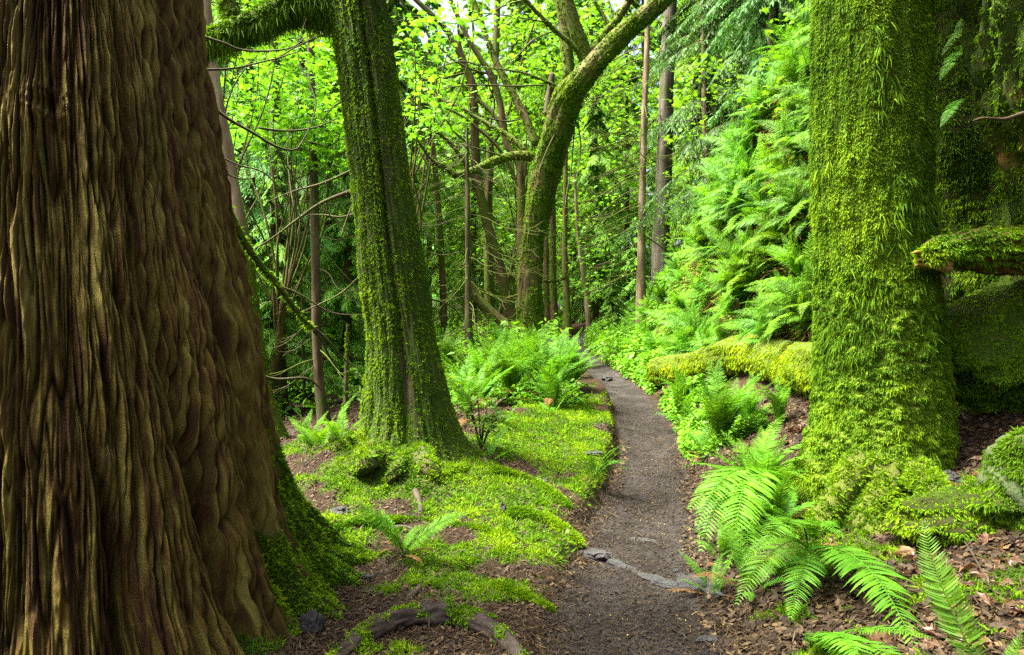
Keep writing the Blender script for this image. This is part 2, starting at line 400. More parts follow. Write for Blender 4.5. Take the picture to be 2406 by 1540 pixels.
def hgt(x, y):
    x = np.asarray(x, float); y = np.asarray(y, float)
    s = x - path_x(y); hw = path_hw(y); zp = path_z(y)
    lump = .05 * fbm(x * 1.3, y * 1.3, 1.0, 3) + .022 * fbm(x * 5, y * 5, 2.0, 2)
    zl = np.maximum(left(x, y) + lump, zp + .04 + .09 * sstep(4.4, 5.5, y) * sstep(11, 9, y)); zr = right(x, y) + lump
    for (cx, cy_, rx, ry, h_) in BUMPS: lump = lump + 1.8 * h_ * np.exp(-(((x - cx) / rx) ** 2 + ((y - cy_) / ry) ** 2) ** 1.5)
    near = sstep(14, 9, y) * sstep(-2.6, -1.6, x) * sstep(3.6, 2.9, x)
    lump = lump + near * (.10 * np.abs(pn(x * 2.6, y * 2.6, 3.0)) + .065 * np.abs(pn(x * 5.5, y * 5.5, 4.0)) + .022 * pn(x * 12, y * 12, 5.0))
    zl = np.where(y < 14, zl, zl)
    deep = sstep(.8, 2.0, -s - hw)                       # the drop on the left may go below the path
    zl = zl * (1 - deep) + (left(x, y) + lump) * deep
    tl = sstep(0, .14, -s - hw); tr = sstep(0, .35, s - hw)
    z = zp - .035 * (1 - np.clip(np.abs(s) / hw, 0, 1) ** 2) + .026 * fbm(x * 2.6, y * 2.6, 5.0, 4)
    z = z * (1 - tl) + zl * tl; z = z * (1 - tr) + zr * tr
    u = x - bank_x(y) - .22 * fbm(x * .9, y * .9, 9.0, 3)
    sl = np.interp(y, [0, 6, 9, 12, 18, 26], [2.5, 5, 7.5, 5.5, 3.2, 2.2])
    rise = sl * np.log1p(np.exp(np.clip(u * 9, -30, 30))) / 9
    H = bank_h(y)
    return z + H * np.tanh(rise / H) + .12 * np.clip(u - 1.5, 0, 30)

def G(px, py, lo=1.2, hi=60):
    """the place on the ground seen at a pixel"""
    Y = np.exp(np.linspace(math.log(lo), math.log(hi), 3000))
    x = (px - 1203.0) / F * Y; z = CAMZ + (770.0 - py) / F * Y
    b = np.nonzero(z < hgt(x, Y))[0]
    i = b[0] if len(b) else len(Y) - 1
    return np.array([x[i], Y[i], float(hgt(x[i], Y[i]))])

def gz(x, y): return float(hgt(x, y))
def on(x, y, dz=0.0): return np.array([x, y, float(hgt(x, y)) + dz])

def moss_mask(x, y):
    """where moss covers the floor (a pattern of the ground itself)"""
    m = np.zeros(np.shape(x))
    for (cx, cy_, rx, ry, a) in MOSS:
        m = np.maximum(m, a * np.exp(-(((x - cx) / rx) ** 2 + ((y - cy_) / ry) ** 2)))
    n = fbm(x * 2.2, y * 2.2, 3.0, 4)
    n2 = fbm(x * 9, y * 9, 6.0, 2)
    v = m * 1.35 + .50 * n + .26 * n2 - .47
    s = np.abs(x - path_x(y)) - path_hw(y)
    return sstep(0, .22, v) * sstep(.02, .14, s)
MOSS = [(-.75, 5.6, .75, .75, 1.1), (-.1, 5.2, .55, .55, 1), (.35, 7.2, .75, 1.1, 1.15), (.7, 8.6, .7, .9, 1), (.15, 4.45, .42, .4, .95), (-.45, 4.2, .45, .35, .8), (-1.15, 4.3, .35, .5, .9), (.75, 6.2, .35, .5, .9), (-.2, 3.75, .5, .3, .55),
        (-1.7, 6.3, .4, .3, .8), (-.5, 3.0, .3, .2, .5), (.5, 5.6, .3, .3, .8), (2.1, 4.5, .5, .5, 1), (2.4, 4.0, .4, .35, .7), (2.9, 3.7, .4, .4, .7), (1.25, 3.4, .2, .3, .6), (1.3, 2.9, .25, .2, .6), (.3, 10, 1, 1.2, .8), (-.3, 14, 1.2, 2, .7), (-1.1, 3.2, .2, .3, .8), (2.0, 3.15, .5, .22, .75), (1.75, 3.9, .35, .3, .9), (2.7, 4.3, .5, .3, .95), (1.6, 2.75, .3, .2, .6), (4.1, 6.0, .9, 1.0, 1.1), (3.5, 6.8, .4, .5, .8)]

gx = np.concatenate([-np.geomspace(75, 3.3, 60), np.arange(-3.2, 4.6, .032), np.geomspace(4.7, 90, 60)])
gy = np.concatenate([np.linspace(-25, 1.4, 24), np.arange(1.5, 8, .032), 8 * np.exp(np.arange(0, 2.75, .0075))])
GX, GY = np.meshgrid(gx, gy)
GZ = hgt(GX, GY)
s_ = np.abs(GX - path_x(GY)) - path_hw(GY) + .09 * fbm(GX * 4, GY * 4, 8.0, 4)
pmask = 1 - sstep(-.06, .10, s_)
mmask = moss_mask(GX, GY) * (1 - pmask)
gv = np.stack([GX, GY, GZ], -1).reshape(-1, 3)
gq = grid_quads(len(gy), len(gx))
is_path = (pmask.ravel()[gq].mean(1) > .5)
def submesh(V, Q, attrs):
    u, inv = np.unique(Q, return_inverse=True)
    return V[u], inv.reshape(-1, 4), {k_: a.ravel()[u] for k_, a in attrs.items()}
for nm, sel in (("ground", ~is_path), ("path", is_path)):
    v, q, a = submesh(gv, gq[sel], dict(path=pmask, moss=mmask))
    kind(mk(nm, v, q, None, M_ground, attrs=a), "structure")

# moss on the floor
def floor_moss(n, x0, x1, y0, y1, L, W, pw=1.0):
    x = rng.uniform(x0, x1, n); y = y0 + (y1 - y0) * rng.random(n) ** pw
    mk_ = moss_mask(x, y); m = rng.random(n) < mk_ ** 1.2; x, y, mk_ = x[m], y[m], mk_[m]; n = len(x)
    e = .01
    N = nrm(np.stack([hgt(x - e, y) - hgt(x + e, y), hgt(x, y - e) - hgt(x, y + e), np.full(n, 2 * e)], -1))
    p = np.stack([x, y, hgt(x, y)], -1)
    k_ = 7                                                # tufts again: several leaves from one spot
    cl = fbm(x * 7, y * 7, 1.0, 2)
    tv = np.clip(.45 + .45 * fbm(x * 2.2, y * 2.2, 4, 3) + .25 * cl + rng.normal(0, .13, n), 0, 1); sz = np.clip(1 + .9 * cl + rng.normal(0, .15, n), .4, 2.2) * (.45 + .55 * mk_)
    rr_ = lambda A: np.repeat(A, k_, 0)
    p, N, tv, sz = rr_(p), rr_(N), rr_(tv), rr_(sz); n = len(p)
    D = nrm(N * .8 + rng.normal(size=(n, 3)) * .6)
    return blades(p + rng.normal(size=(n, 3)) * [.004, .004, .001], D, rng.uniform(*L, n) * sz, W * rng.uniform(.7, 1.4, n), rng.normal(size=(n, 3)) * .3 + DOWN * .1, 2, np.clip(tv + rng.normal(0, .08, n), 0, 1))
def put_blades(name, parts, mat, parent=None, smooth=False):
    V, Q, T = join([p[:3] for p in parts]); var = np.concatenate([p[3] for p in parts])
    return mk(name, V, Q, T, mat, parent, smooth, dict(var=var))
kind(put_blades("floor_moss", [floor_moss(64000, -2.2, 1.5, 2.7, 9.8, (.014, .034), .007, 1.25), floor_moss(40000, 1.0, 4.7, 2.4, 7.4, (.014, .034), .007), floor_moss(5000, -2, 1.5, 9, 17, (.03, .06), .012)], M_moss_ground), "stuff")

# ---------------------------------------------------------------- the great cedar beside the path
CB = np.array([-2.05, 3.3, .05])
cedar = thing("cedar_tree", "huge ridged red brown cedar trunk with flaring roots filling the edge of the view", "tree", CB)
GROOVES = np.radians([-125, -98, -70, -48, -24, -3, 24, 60, 100, 140, 185, 215])
ROOTS = [(3, 8, .42, .20), (30, 12, .80, .34), (-24, 11, .22, .3), (-55, 10, .2, .3), (75, 14, .5, .3), (130, 14, .5, .3), (-110, 14, .4, .3)]
def cedar_r(th, z, fine=True):
    r = np.interp(z, [-.3, 0, .46, .83, 1.39, 1.95, 2.88, 6, 14, 22], [1.22, 1.15, 1.02, .955, .88, .755, .595, .49, .32, .1])
    tw = th + .09 * pn(th * 1.5, z * .9, 3.0) + .13 * (z - .5)
    A = .34 * np.exp(-np.clip(z - .3, 0, 9) / 1.0) + .03
    g = np.zeros_like(r + th)
    for i, a in enumerate(GROOVES):
        d = (tw - a + np.pi) % (2 * np.pi) - np.pi
        wd = R(5.6 + 1.5 * math.sin(i * 2.3))
        g = g + (.42 * np.exp(-np.abs(d / (wd * 1.5)) ** 1.5) + .75 * np.exp(-np.abs(d / (wd * .38)) ** 1.3)) * (.8 + .2 * math.sin(i * 1.7))
    r = r - A * g + .035 * pn(th * 2.5, z * .7, 7.0)
    for (deg, wd, ext, fall) in ROOTS:
        d = (th - R(deg) + np.pi) % (2 * np.pi) - np.pi
        r = r + ext * np.exp(-(d / R(wd)) ** 2) * np.exp(-np.clip(z - .02, -.3, 9) / fall)
    if fine:
        s = th * .95; zz = z
        sw = s + .030 * pn(s * 3, zz * 1.1, 1.0) + .007 * pn(s * 11, zz * 1.6, 2.0) + .10 * zz * .35
        loc = .65 + .35 * sstep(-.3, .5, pn(s * 2.2, zz * .8, 4.0))
        def cr(f, fz, wd, o): return np.exp(-np.abs(pn(sw * f, zz * fz + .25 * pn(sw * 4, zz * 2, o), o) / wd) ** 1.3)
        c1, c2, c3 = cr(10, .7, .08, 11.0), cr(21, 1.55, .10, 12.0), cr(44, 3.0, .14, 13.0)
        st = np.tanh(pn(sw * 15, zz * 1.0, 18.0) * 7) + .7 * np.tanh(pn(sw * 31, zz * 2.1, 19.0) * 7)
        h = -.040 * c1 * loc - .058 * c2 - .036 * c3 * (.5 + .5 * loc) + .006 * st + .005 * np.tanh(pn(sw * 22, zz * 8, 27.0) * 9) + .004 * np.tanh(pn(sw * 60, zz * 9, 28.0) * 8)
        h = h + .016 * pn(sw * 6, zz * .7, 14.0) + .008 * pn(sw * 75, zz * 5, 15.0) + .005 * pn(sw * 34, zz * 16, 16.0) + .004 * pn(sw * 120, zz * 14, 17.0)
        # two old knots
        for (kt, kz, kr) in ((R(-61), 2.29, .065),):
            q = np.sqrt(((th - kt) * .75) ** 2 + ((zz - kz) * 1.1) ** 2) / kr
            h = h + .022 * np.exp(-(q - .9) ** 2 * 5) * (1 + pn(th * 40, zz * 40, 1.0)) - .03 * np.exp(-q ** 2 * 3)
        r = r + h
        return r, c1 * loc, c2, c3, sw
    return r
ths = np.concatenate([np.linspace(-1.62, .72, 940), np.linspace(.72, 2 * np.pi - 1.62, 50)[1:-1]])
zs = np.concatenate([np.linspace(-.25, 2.95, 620), np.linspace(3.0, 22, 40)])
TH, ZZ = np.meshgrid(ths, zs)
rr, c1, c2, c3, sw = cedar_r(TH, ZZ)
cx = CB[0] - .02 * ZZ * 0
V = np.stack([cx + rr * np.cos(TH), CB[1] + rr * np.sin(TH), ZZ + CB[2] - .05], -1).reshape(-1, 3)
Q = grid_quads(len(zs), len(ths), True)
tone = np.clip(.47 + .42 * pn(sw * 26, ZZ * .9, 21.0) + .26 * pn(sw * 5, ZZ * .9, 22.0) + .55 * pn(sw * 85, ZZ * 4, 23.0) + .3 * pn(sw * 160, ZZ * 9, 26.0) - .14 * c2, 0, 1)
gmoss = np.clip(.9 * sstep(.25, .6, pn(sw * 9, ZZ * 1.6, 24.0)) * .35 + .5 * sstep(.5, .0, ZZ) * sstep(.1, .5, pn(TH * 3, ZZ * 2, 25.0)), 0, 1)
rootm = np.zeros_like(TH)
for deg, top, wm in ((2, .62, 9), (26, .95, 16), (44, .8, 12)):
    d = (TH - R(deg) + np.pi) % (2 * np.pi) - np.pi
    rootm = np.maximum(rootm, np.exp(-(d / R(wm)) ** 2) * sstep(top, top - .3, ZZ + .22 * pn(TH * 9, ZZ * 5, 2.0)))
gmoss = np.maximum(gmoss, rootm)
mk("trunk", V, Q, None, M_cedar, cedar, attrs=dict(var=tone, moss=gmoss))
rm = rootm.ravel()
keepQ = rm[Q].mean(1) > .12
def cedar_keep(p, N):
    th = np.arctan2(p[:, 1] - CB[1], p[:, 0] - CB[0]); z = p[:, 2] - CB[2] + .05
    m = np.zeros(len(p))
    for deg, top, wm in ((2, .62, 9), (26, .95, 16), (44, .8, 12)):
        d = (th - R(deg) + np.pi) % (2 * np.pi) - np.pi
        m = np.maximum(m, np.exp(-(d / R(wm)) ** 2) * sstep(top, top - .3, z + .22 * pn(th * 9, z * 5, 2.0)))
    return sstep(.25, .6, m + .25 * pn(p[:, 0] * 9, p[:, 1] * 9, p[:, 2] * 9))
put_blades("moss", [moss_on(V, Q[keepQ], 260000, cedar_keep, (.012, .032), .007, 1.0, .1, .9, .1, fq=9)], M_moss_ground, cedar)

def branch(name, pts, r0, r1, mat, parent, nth=8, moss=.0, rough=.12):
    V, Q, _ = limb(pts, r0, r1, nth, None, rough)
    n = len(V)
    mo = np.clip(moss + (.5 * fbm(V[:, 0] * 6, V[:, 1] * 6, V[:, 2] * 6, 2) if moss > 0 else 0), 0, 1) * np.ones(n)
    mk(name, V, Q, None, mat, parent, attrs=dict(var=np.clip(.5 + .3 * pn(V[:, 0] * 20, V[:, 1] * 20, V[:, 2] * 6), 0, 1), moss=mo))
    return V, Q
def pl(pts, d0, d1=None):
    d1 = d0 if d1 is None else d1
    return [P(a, b, d0 + (d1 - d0) * i / max(1, len(pts) - 1)) for i, (a, b) in enumerate(pts)]
# bare twigs of the cedar that hang out over the slope
V1, Q1 = branch("branch", pl([(500, 440), (530, 480), (560, 545), (602, 610), (650, 668), (705, 740), (735, 775)], 3.9, 4.5), .024, .014, M_twig, cedar, moss=.75)
put_blades("moss", [moss_on(V1, Q1, 2500, None, (.012, .03), .006, .8, .3, .8)], M_moss_ground, cedar)
for pts, d, r in [([(440, 75), (520, 100), (570, 118), (640, 120), (690, 110), (720, 85)], 4.2, .009), ([(460, 165), (540, 162), (600, 150), (660, 135), (705, 120)], 4.3, .008), ([(470, 225), (530, 275), (590, 310), (650, 345), (693, 352), (715, 325), (732, 290)], 4.2, .011),
                  ([(600, 300), (670, 308), (740, 300), (800, 275)], 4.6, .009), ([(500, 360), (560, 388), (625, 410), (690, 490), (760, 590), (850, 690)], 4.4, .006), ([(500, 380), (545, 415), (590, 420), (610, 400)], 4.3, .006),
                  ([(735, 775), (755, 800), (775, 840), (795, 870)], 4.55, .012), ([(720, 756), (770, 800), (815, 850), (850, 868)], 4.5, .010), ([(600, 880), (650, 892), (720, 890), (760, 920)], 4.0, .012), ([(690, 490), (680, 420), (675, 360)], 4.3, .004),
                  ([(640, 668), (700, 690), (780, 735), (860, 740)], 4.5, .008), ([(650, 345), (700, 430), (790, 520), (870, 590)], 4.4, .005), ([(715, 330), (780, 350), (850, 390)], 4.4, .005), ([(560, 118), (545, 200), (560, 260)], 4.3, .004), ([(732, 290), (740, 230), (700, 130), (720, 40)], 4.4, .005)]:
    branch("branch", pl(pts, d, d + .3), r, r * .35, M_twig, cedar, 6, .25)

# ---------------------------------------------------------------- a tree with a mossy trunk
def mossy_trunk(root, pts, radii, nt, nth, disp, mat, mossf, ts=None):
    tb = Tube(pts, radii)
    V, Q = tb.mesh(nt, nth, disp, ts)
    mo = np.clip(mossf(V), 0, 1)
    tone = np.clip(.5 + .3 * pn(V[:, 0] * 30, V[:, 1] * 30, V[:, 2] * 1.6) + .25 * pn(V[:, 0] * 9, V[:, 1] * 9, V[:, 2] * 1.2), 0, 1)
    mk("trunk", V, Q, None, mat, root, attrs=dict(var=tone, moss=mo))
    return tb, V, Q

# the leaning mossy tree on the mound
b = on(-.86, 6.1)
tree_a = thing("mossy_tree", "leaning trunk half bare brown bark half green moss standing on the mossy mound", "tree", b)
def disp_a(l, th, r):
    z = l
    fl = np.exp(-np.clip(z - .1, 0, 9) / .28)
    lob = np.zeros_like(r)
    for a, wd, e in ((-.15, .45, .24), (-1.0, .45, .16), (-1.9, .45, .22), (-2.8, .5, .32), (1.2, .5, .2), (2.2, .5, .2)):
        d = (th - a + np.pi) % (2 * np.pi) - np.pi
        lob = lob + e * np.exp(-(d / wd) ** 2)
    gr = np.exp(-(((th + 1.42 - .06 * (z - 2) + .1 * pn(z * .8, 3.3) + np.pi) % (2 * np.pi) - np.pi) / .10) ** 2)
    s = th * .33; sw_ = s + .03 * pn(s * 4, z * 1.2, 31.0)
    cr = lambda f, fz, w_, o: np.exp(-(pn(sw_ * f, z * fz, o) / w_) ** 2)
    return lob * fl - .06 * gr * sstep(.1, .9, l) - .022 * cr(13, .8, .15, 32.0) - .012 * cr(30, 1.8, .18, 33.0) + .02 * pn(s * 5, z * 1.5, 34.0)
def moss_a(p):
    th = np.arctan2(p[:, 1] - 6.1, p[:, 0] + .86 + .09 * (p[:, 2] - .4)); z = p[:, 2]
    bare = np.exp(-((th + 1.28 + .45 * pn(z * 1.1, 8.0) + .3 * pn(z * 4.5, 2.0)) / (.06 + .10 * np.abs(pn(z * 1.7, 5.0)))) ** 2) * (.75 + .6 * pn(p[:, 0] * 6, z * 1.4, 9.0)) + .5 * np.exp(-((th + 1.95) / .25) ** 2) * sstep(-.2, .4, pn(p[:, 0] * 7, z * 1.2, 4.0)) + .4 * sstep(.1, .5, pn(th * 4, z * 1.3, 6.0))
    return np.clip(1.02 - .8 * bare + .3 * sstep(1.0, .4, z), 0, 1)
zt = lambda z: (z)
pa = [(-.83, 6.1, b[2] - .25), (-.86, 6.1, .75), (-.93, 6.1, 1.4), (-1.06, 6.1, 2.4), (-1.22, 6.1, 3.7), (-1.34, 6.1, 4.6), (-1.6, 6.1, 7), (-1.8, 6.2, 11), (-1.9, 6.3, 15)]
_, Va, Qa = mossy_trunk(tree_a, pa, [.37, .33, .29, .258, .242, .23, .20, .15, .05], 0, 260, disp_a, M_bark_mid, moss_a, ts=np.concatenate([np.linspace(0, .33, 520), np.linspace(.34, 1, 40)]))
low = (Va[Qa].mean(1)[:, 2] < 5.0) & (Va[Qa].mean(1)[:, 1] < 6.4)
ka = lambda p, N: moss_a(p) * sstep(-.75, .1, fbm(p[:, 0] * 8, p[:, 1] * 8, p[:, 2] * 3.5, 2))
put_blades("moss", [moss_on(Va, Qa[low], 260000, ka, (.010, .028), .0068, .6, .75, .9, .25, fq=6)], M_moss_dark, tree_a)
for pix, r in [([(930, 1030), (880, 1075), (830, 1105), (770, 1120)], .09), ([(980, 1035), (1000, 1085), (1040, 1130), (1110, 1170)], .10), ([(1040, 1015), (1090, 1050), (1140, 1085), (1180, 1130)], .09), ([(870, 1030), (810, 1050), (740, 1062)], .08), ([(950, 1040), (940, 1090), (900, 1140), (880, 1180)], .07)]:
    pp = [G(*q) for q in pix]; pp = [np.array([q[0], q[1], gz(q[0], q[1]) + r * (.15 - .28 * i)]) for i, q in enumerate(pp)]
    V, Q, _ = limb(pp, r, r * .35, 16, 50, .4, 3.0)
    mk("root", V, Q, None, M_bark_mid, tree_a, attrs=dict(var=np.full(len(V), .5), moss=np.clip(.6 + fbm(V[:, 0] * 5, V[:, 1] * 5, V[:, 2] * 5, 2), 0, 1)))
    put_blades("moss", [moss_on(V, Q, 16000, lambda p, N: sstep(-.5, .1, N[:, 2]) * sstep(-.7, .0, fbm(p[:, 0] * 6, p[:, 1] * 6, p[:, 2] * 6, 2)), (.014, .036), .0075, .9, .2, .9, .15, fq=8)], M_moss_ground, tree_a)
# its big shaggy limb over the gap
lp = pl([(800, 22), (740, 12), (690, 8), (640, 30), (590, 58), (540, 78), (480, 100), (430, 130)], 6.1, 5.6)
Vl, Ql, _ = limb(lp, .125, .075, 16, 60, .2)
mk("limb", Vl, Ql, None, M_bark_moss, tree_a, attrs=dict(var=.5 + .3 * pn(Vl[:, 0] * 20, Vl[:, 1] * 20, Vl[:, 2] * 20), moss=np.full(len(Vl), .9)))
put_blades("moss", [moss_on(Vl, Ql, 26000, None, (.02, .045), .007, .8, .5, .8), moss_on(Vl, Ql, 14000, lambda p, N: (N[:, 2] < .3) * 1.0, (.05, .11), .006, .4, 1.2, .5, .6, fan=.5)], M_moss_dark, tree_a)
V2, Q2 = branch("limb", pl([(552, 75), (545, 40), (535, 5), (525, -40)], 5.8), .085, .06, M_bark_moss, tree_a, 10, .9)
put_blades("moss", [moss_on(V2, Q2, 2500, None, (.02, .05), .008, .8, .4, .8)], M_moss_yellow, tree_a)
for pts, d, r in [([(850, 440), (760, 475), (700, 515), (640, 560), (590, 590)], 6.3, .018), ([(845, 650), (800, 690), (740, 720), (690, 740)], 6.2, .010), ([(840, 395), (760, 430), (690, 450), (620, 478)], 6.3, .014),
                  ([(800, 70), (740, 90), (680, 120), (620, 160)], 6.2, .012), ([(845, 500), (800, 510), (760, 505), (700, 505)], 6.2, .010), ([(810, 235), (780, 255), (745, 300)], 6.2, .010), ([(1000, 700), (1060, 720), (1090, 760)], 6.2, .008), ([(995, 590), (1040, 600), (1090, 590)], 6.3, .007),
                  ([(980, 330), (1010, 372), (1030, 390), (1060, 420)], 6.3, .012), ([(1010, 760), (1050, 742), (1085, 770)], 6.2, .006), ([(800, 560), (820, 500), (845, 440)], 6.0, .008)]:
    branch("branch", pl(pts, d, d + .2), r, r * .35, M_twig, tree_a, 6, .35)

# the shaggy moss tree on the other side of the path
b = on(2.52, 5.1)
tree_b = thing("mossy_tree", "thick upright trunk wholly wrapped in shaggy green moss beside the ferns", "tree", b)
def disp_b(l, th, r):
    fl = np.exp(-np.clip(l - .15, 0, 9) / .22)
    lob = np.zeros_like(r)
    for a, wd, e in ((-.1, .5, .14), (-1.9, .35, .42), (-1.2, .3, .12), (2.9, .4, .22), (1.3, .6, .2)):
        d = (th - a + np.pi) % (2 * np.pi) - np.pi
        lob = lob + e * np.exp(-(d / wd) ** 2)
    return lob * fl + .03 * pn(np.cos(th) * 1.6, np.sin(th) * 1.6, l * .9) + .022 * pn(np.cos(th) * 4, np.sin(th) * 4, l * 1.4 + 4) + .040 * np.abs(pn(np.cos(th) * 3.2, np.sin(th) * 3.2, l * 9)) + .024 * np.abs(pn(np.cos(th) * 6.5, np.sin(th) * 6.5, l * 19)) + .010 * pn(np.cos(th) * 12, np.sin(th) * 12, l * 34)
pb = [(2.53, 5.1, b[2] - .25), (2.56, 5.1, .85), (2.56, 5.1, 1.25), (2.53, 5.1, 1.9), (2.50, 5.1, 2.6), (2.50, 5.1, 3.7), (2.54, 5.1, 5), (2.7, 5.2, 8), (2.9, 5.4, 13)]
rb = [.46, .415, .40, .37, .355, .34, .32, .26, .1]
_, Vb, Qb = mossy_trunk(tree_b, pb, rb, 0, 260, disp_b, M_bark_coat, lambda p: np.clip(1.0 + .3 * pn(p[:, 0] * 5, p[:, 1] * 5, p[:, 2] * 3), .6, 1), ts=np.concatenate([np.linspace(0, .36, 640), np.linspace(.37, 1, 40)]))
fr = (Vb[Qb].mean(1)[:, 2] < 4.2) & (Vb[Qb].mean(1)[:, 1] < 5.35)
kb = lambda p, N: sstep(-.85, -.1, fbm(p[:, 0] * 4 + 3, p[:, 1] * 4, p[:, 2] * 3, 3)) * .15 + .85 - .8 * (np.exp(-(((p[:, 0] - 2.62) / .05) ** 2 + ((p[:, 2] - 1.0) / .16) ** 2)))
put_blades("moss", [moss_on(Vb, Qb[fr], 560000, kb, (.010, .023), .0075, .85, .5, .7, .55, fq=6, fan=1.6, tuft=7), moss_on(Vb, Qb[fr], 60000, lambda p, N: sstep(.15, .6, fbm(p[:, 0] * 2.2, p[:, 1] * 2.2, p[:, 2] * 1.6 + 5, 3)), (.04, .085), .006, .45, 1.1, .7, .5, 3, fq=5, fan=.5), moss_on(Vb, Qb[fr], 50000, kb, (.016, .032), .0055, .8, .5, .8, .5, 3, fq=4, fan=1.3)], M_moss_yellow, tree_b)
# roots of that tree, running to the path under moss
for pts, d, r in [([(2040, 1030), (2010, 1110), (1970, 1180), (1910, 1240), (1850, 1290)], (4.75, 4.2), .15), ([(2080, 1080), (2070, 1180), (2040, 1260), (2090, 1320)], (4.7, 4.0), .14), ([(2150, 1080), (2180, 1140), (2240, 1200), (2330, 1240)], (4.7, 3.7), .10)]:
    pp = pl(pts, *d); pp = [np.array([q[0], q[1], max(float(hgt(q[0], q[1])) + r * .3, min(q[2], float(hgt(q[0], q[1])) + r * 1.2)) - r * .9 * (i / (len(pp) - 1)) ** 2]) for i, q in enumerate(pp)]
    V, Q, _ = limb(pp, r, r * .45, 22, 60, .5, 2.0)
    mk("root", V, Q, None, M_bark_moss, tree_b, attrs=dict(var=np.full(len(V), .5), moss=np.full(len(V), .85)))
    put_blades("moss", [moss_on(V, Q, 14000, lambda p, N: sstep(-.5, .3, N[:, 2]) * sstep(-.7, 0, fbm(p[:, 0] * 6, p[:, 1] * 6, p[:, 2] * 6, 2)), (.015, .045), .0075, .9, .2, .9, .2, fq=8)], M_moss_yellow, tree_b)

# ---------------------------------------------------------------- forked maple where the path bends
D0 = 17.0
q2 = lambda pts: [(802 + a * .5, b_ * .5) for a, b_ in pts]      # positions measured on an enlargement
S = D0 / F * .5
fb = P(*q2([(890, 1620)])[0], D0); fb[2] = float(hgt(fb[0], fb[1]))
maple_f = thing("forked_maple", "mossy forked maple at the bend with one long trunk leaning over the path", "tree", fb)
tr = pl(q2([(893, 1660), (890, 1540), (888, 1300), (905, 1080), (940, 860), (985, 690), (1035, 540), (1068, 455), (1096, 412), (1160, 340), (1275, 210), (1400, 92), (1530, -18), (1640, -120), (1760, -260)]), D0, D0 - 2)
trw = np.array([150, 126, 104, 96, 100, 108, 118, 122, 112, 96, 86, 76, 68, 56, 40]) / 2 * S
tb = Tube(tr, trw)
dispf = lambda l, th, r: r * (.12 * pn(np.cos(th) * 1.2, np.sin(th) * 1.2, l * .8) + .10 * pn(np.cos(th) * 3, np.sin(th) * 3, l * 2.2) + .06 * pn(np.cos(th) * 6, np.sin(th) * 6, l * 4) + .05 * pn(np.cos(th) * 12, np.sin(th) * 12, l * 3) + .03 * pn(np.cos(th) * 16, np.sin(th) * 16, l * 14))
def mossy_piece(name, V, Q, parent, amount, n, mat=M_bark_moss, mm=None, L=(.03, .08), W=.016):
    up = np.clip(amount + 1.1 * fbm(V[:, 0] * 2.2, V[:, 1] * 2.2, V[:, 2] * 1.1, 4), 0, 1)
    mk(name, V, Q, None, mat, parent, attrs=dict(var=np.clip(.5 + .5 * pn(V[:, 0] * 9, V[:, 1] * 9, V[:, 2] * 1.5) + .3 * pn(V[:, 0] * 25, V[:, 1] * 25, V[:, 2] * 5), 0, 1), moss=up))
    if n: put_blades("moss", [moss_on(V, Q, n, lambda p, N: np.clip(amount + .8 * fbm(p[:, 0] * 2.2, p[:, 1] * 2.2, p[:, 2] * 1.1, 3), 0, 1), L, W, .8, .6, .8, .3, fq=3)], mm or M_moss_yellow, parent)
V, Q = tb.mesh(520, 90, dispf); mossy_piece("trunk", V, Q, maple_f, .72, 90000, L=(.02, .05), W=.014)
V, Q = Tube(pl(q2([(905, 1200), (950, 1000), (985, 850), (1030, 690), (1075, 560), (1105, 440)]), D0 + .1, D0 - .5), np.array([40, 60, 62, 60, 50, 40]) / 2 * S * 1.25).mesh(100, 28, dispf); mossy_piece("limb", V, Q, maple_f, .35, 4000)
for pts, wd, dd in [([(900, 742), (860, 732), (800, 735), (740, 748), (680, 775), (620, 800), (545, 822), (520, 812), (480, 780), (440, 765), (360, 715)], (44, 18), -.8), ([(918, 690), (870, 565), (800, 430), (740, 320), (690, 200), (640, 60), (600, -60)], (42, 22), .5),
                    ([(1070, 380), (1062, 250), (1045, 130), (1025, 0), (1010, -120)], (58, 44), .2), ([(1170, 330), (1130, 220), (1085, 90), (1060, 0), (1040, -120)], (76, 52), -.2), ([(1185, 300), (1130, 255), (1070, 200), (1010, 150), (960, 100), (900, 40), (850, -20)], (26, 16), -.6),
                    ([(1060, 430), (1000, 400), (930, 370), (860, 345), (780, 330), (650, 315)], (14, 6), -.6), ([(1165, 440), (1120, 470), (1090, 478), (1000, 510), (920, 545)], (16, 6), -.7), ([(865, 712), (800, 650), (720, 600), (640, 555), (560, 505), (470, 470), (380, 400)], (26, 12), .8),
                    ([(850, 1222), (810, 1222), (770, 1205), (740, 1165)], (13, 7), -.3), ([(945, 1320), (1000, 1322), (1050, 1305), (1085, 1270), (1095, 1250)], (16, 8), -.3), ([(1190, 250), (1230, 170), (1290, 100), (1340, 30), (1370, -20)], (40, 26), -.5), ([(1400, 40), (1380, 20), (1335, -10)], (24, 16), -.6),
                    ([(1270, 150), (1235, 80), (1190, 10), (1170, -40)], (22, 12), .2), ([(1285, 140), (1270, 60), (1250, -20)], (14, 8), .3), ([(850, 1380), (780, 1400), (720, 1390), (640, 1350)], (10, 5), -.3)]:
    V, Q, _ = limb(pl(q2(pts), D0, D0 + dd), wd[0] / 2 * S, wd[1] / 2 * S, 12, 12 * len(pts), .18)
    mossy_piece("limb", V, Q, maple_f, .8, int(260 * len(pts) * max(wd[0], 14) / 20), L=(.02, .05))
V, Q, _ = limb(pl(q2([(965, 560), (975, 470), (985, 400), (992, 338)]), D0 + .2), 20 * S, 14 * S, 12, 24, .2); mossy_piece("broken_stub", V, Q, maple_f, .1, 300, M_bark_mid)
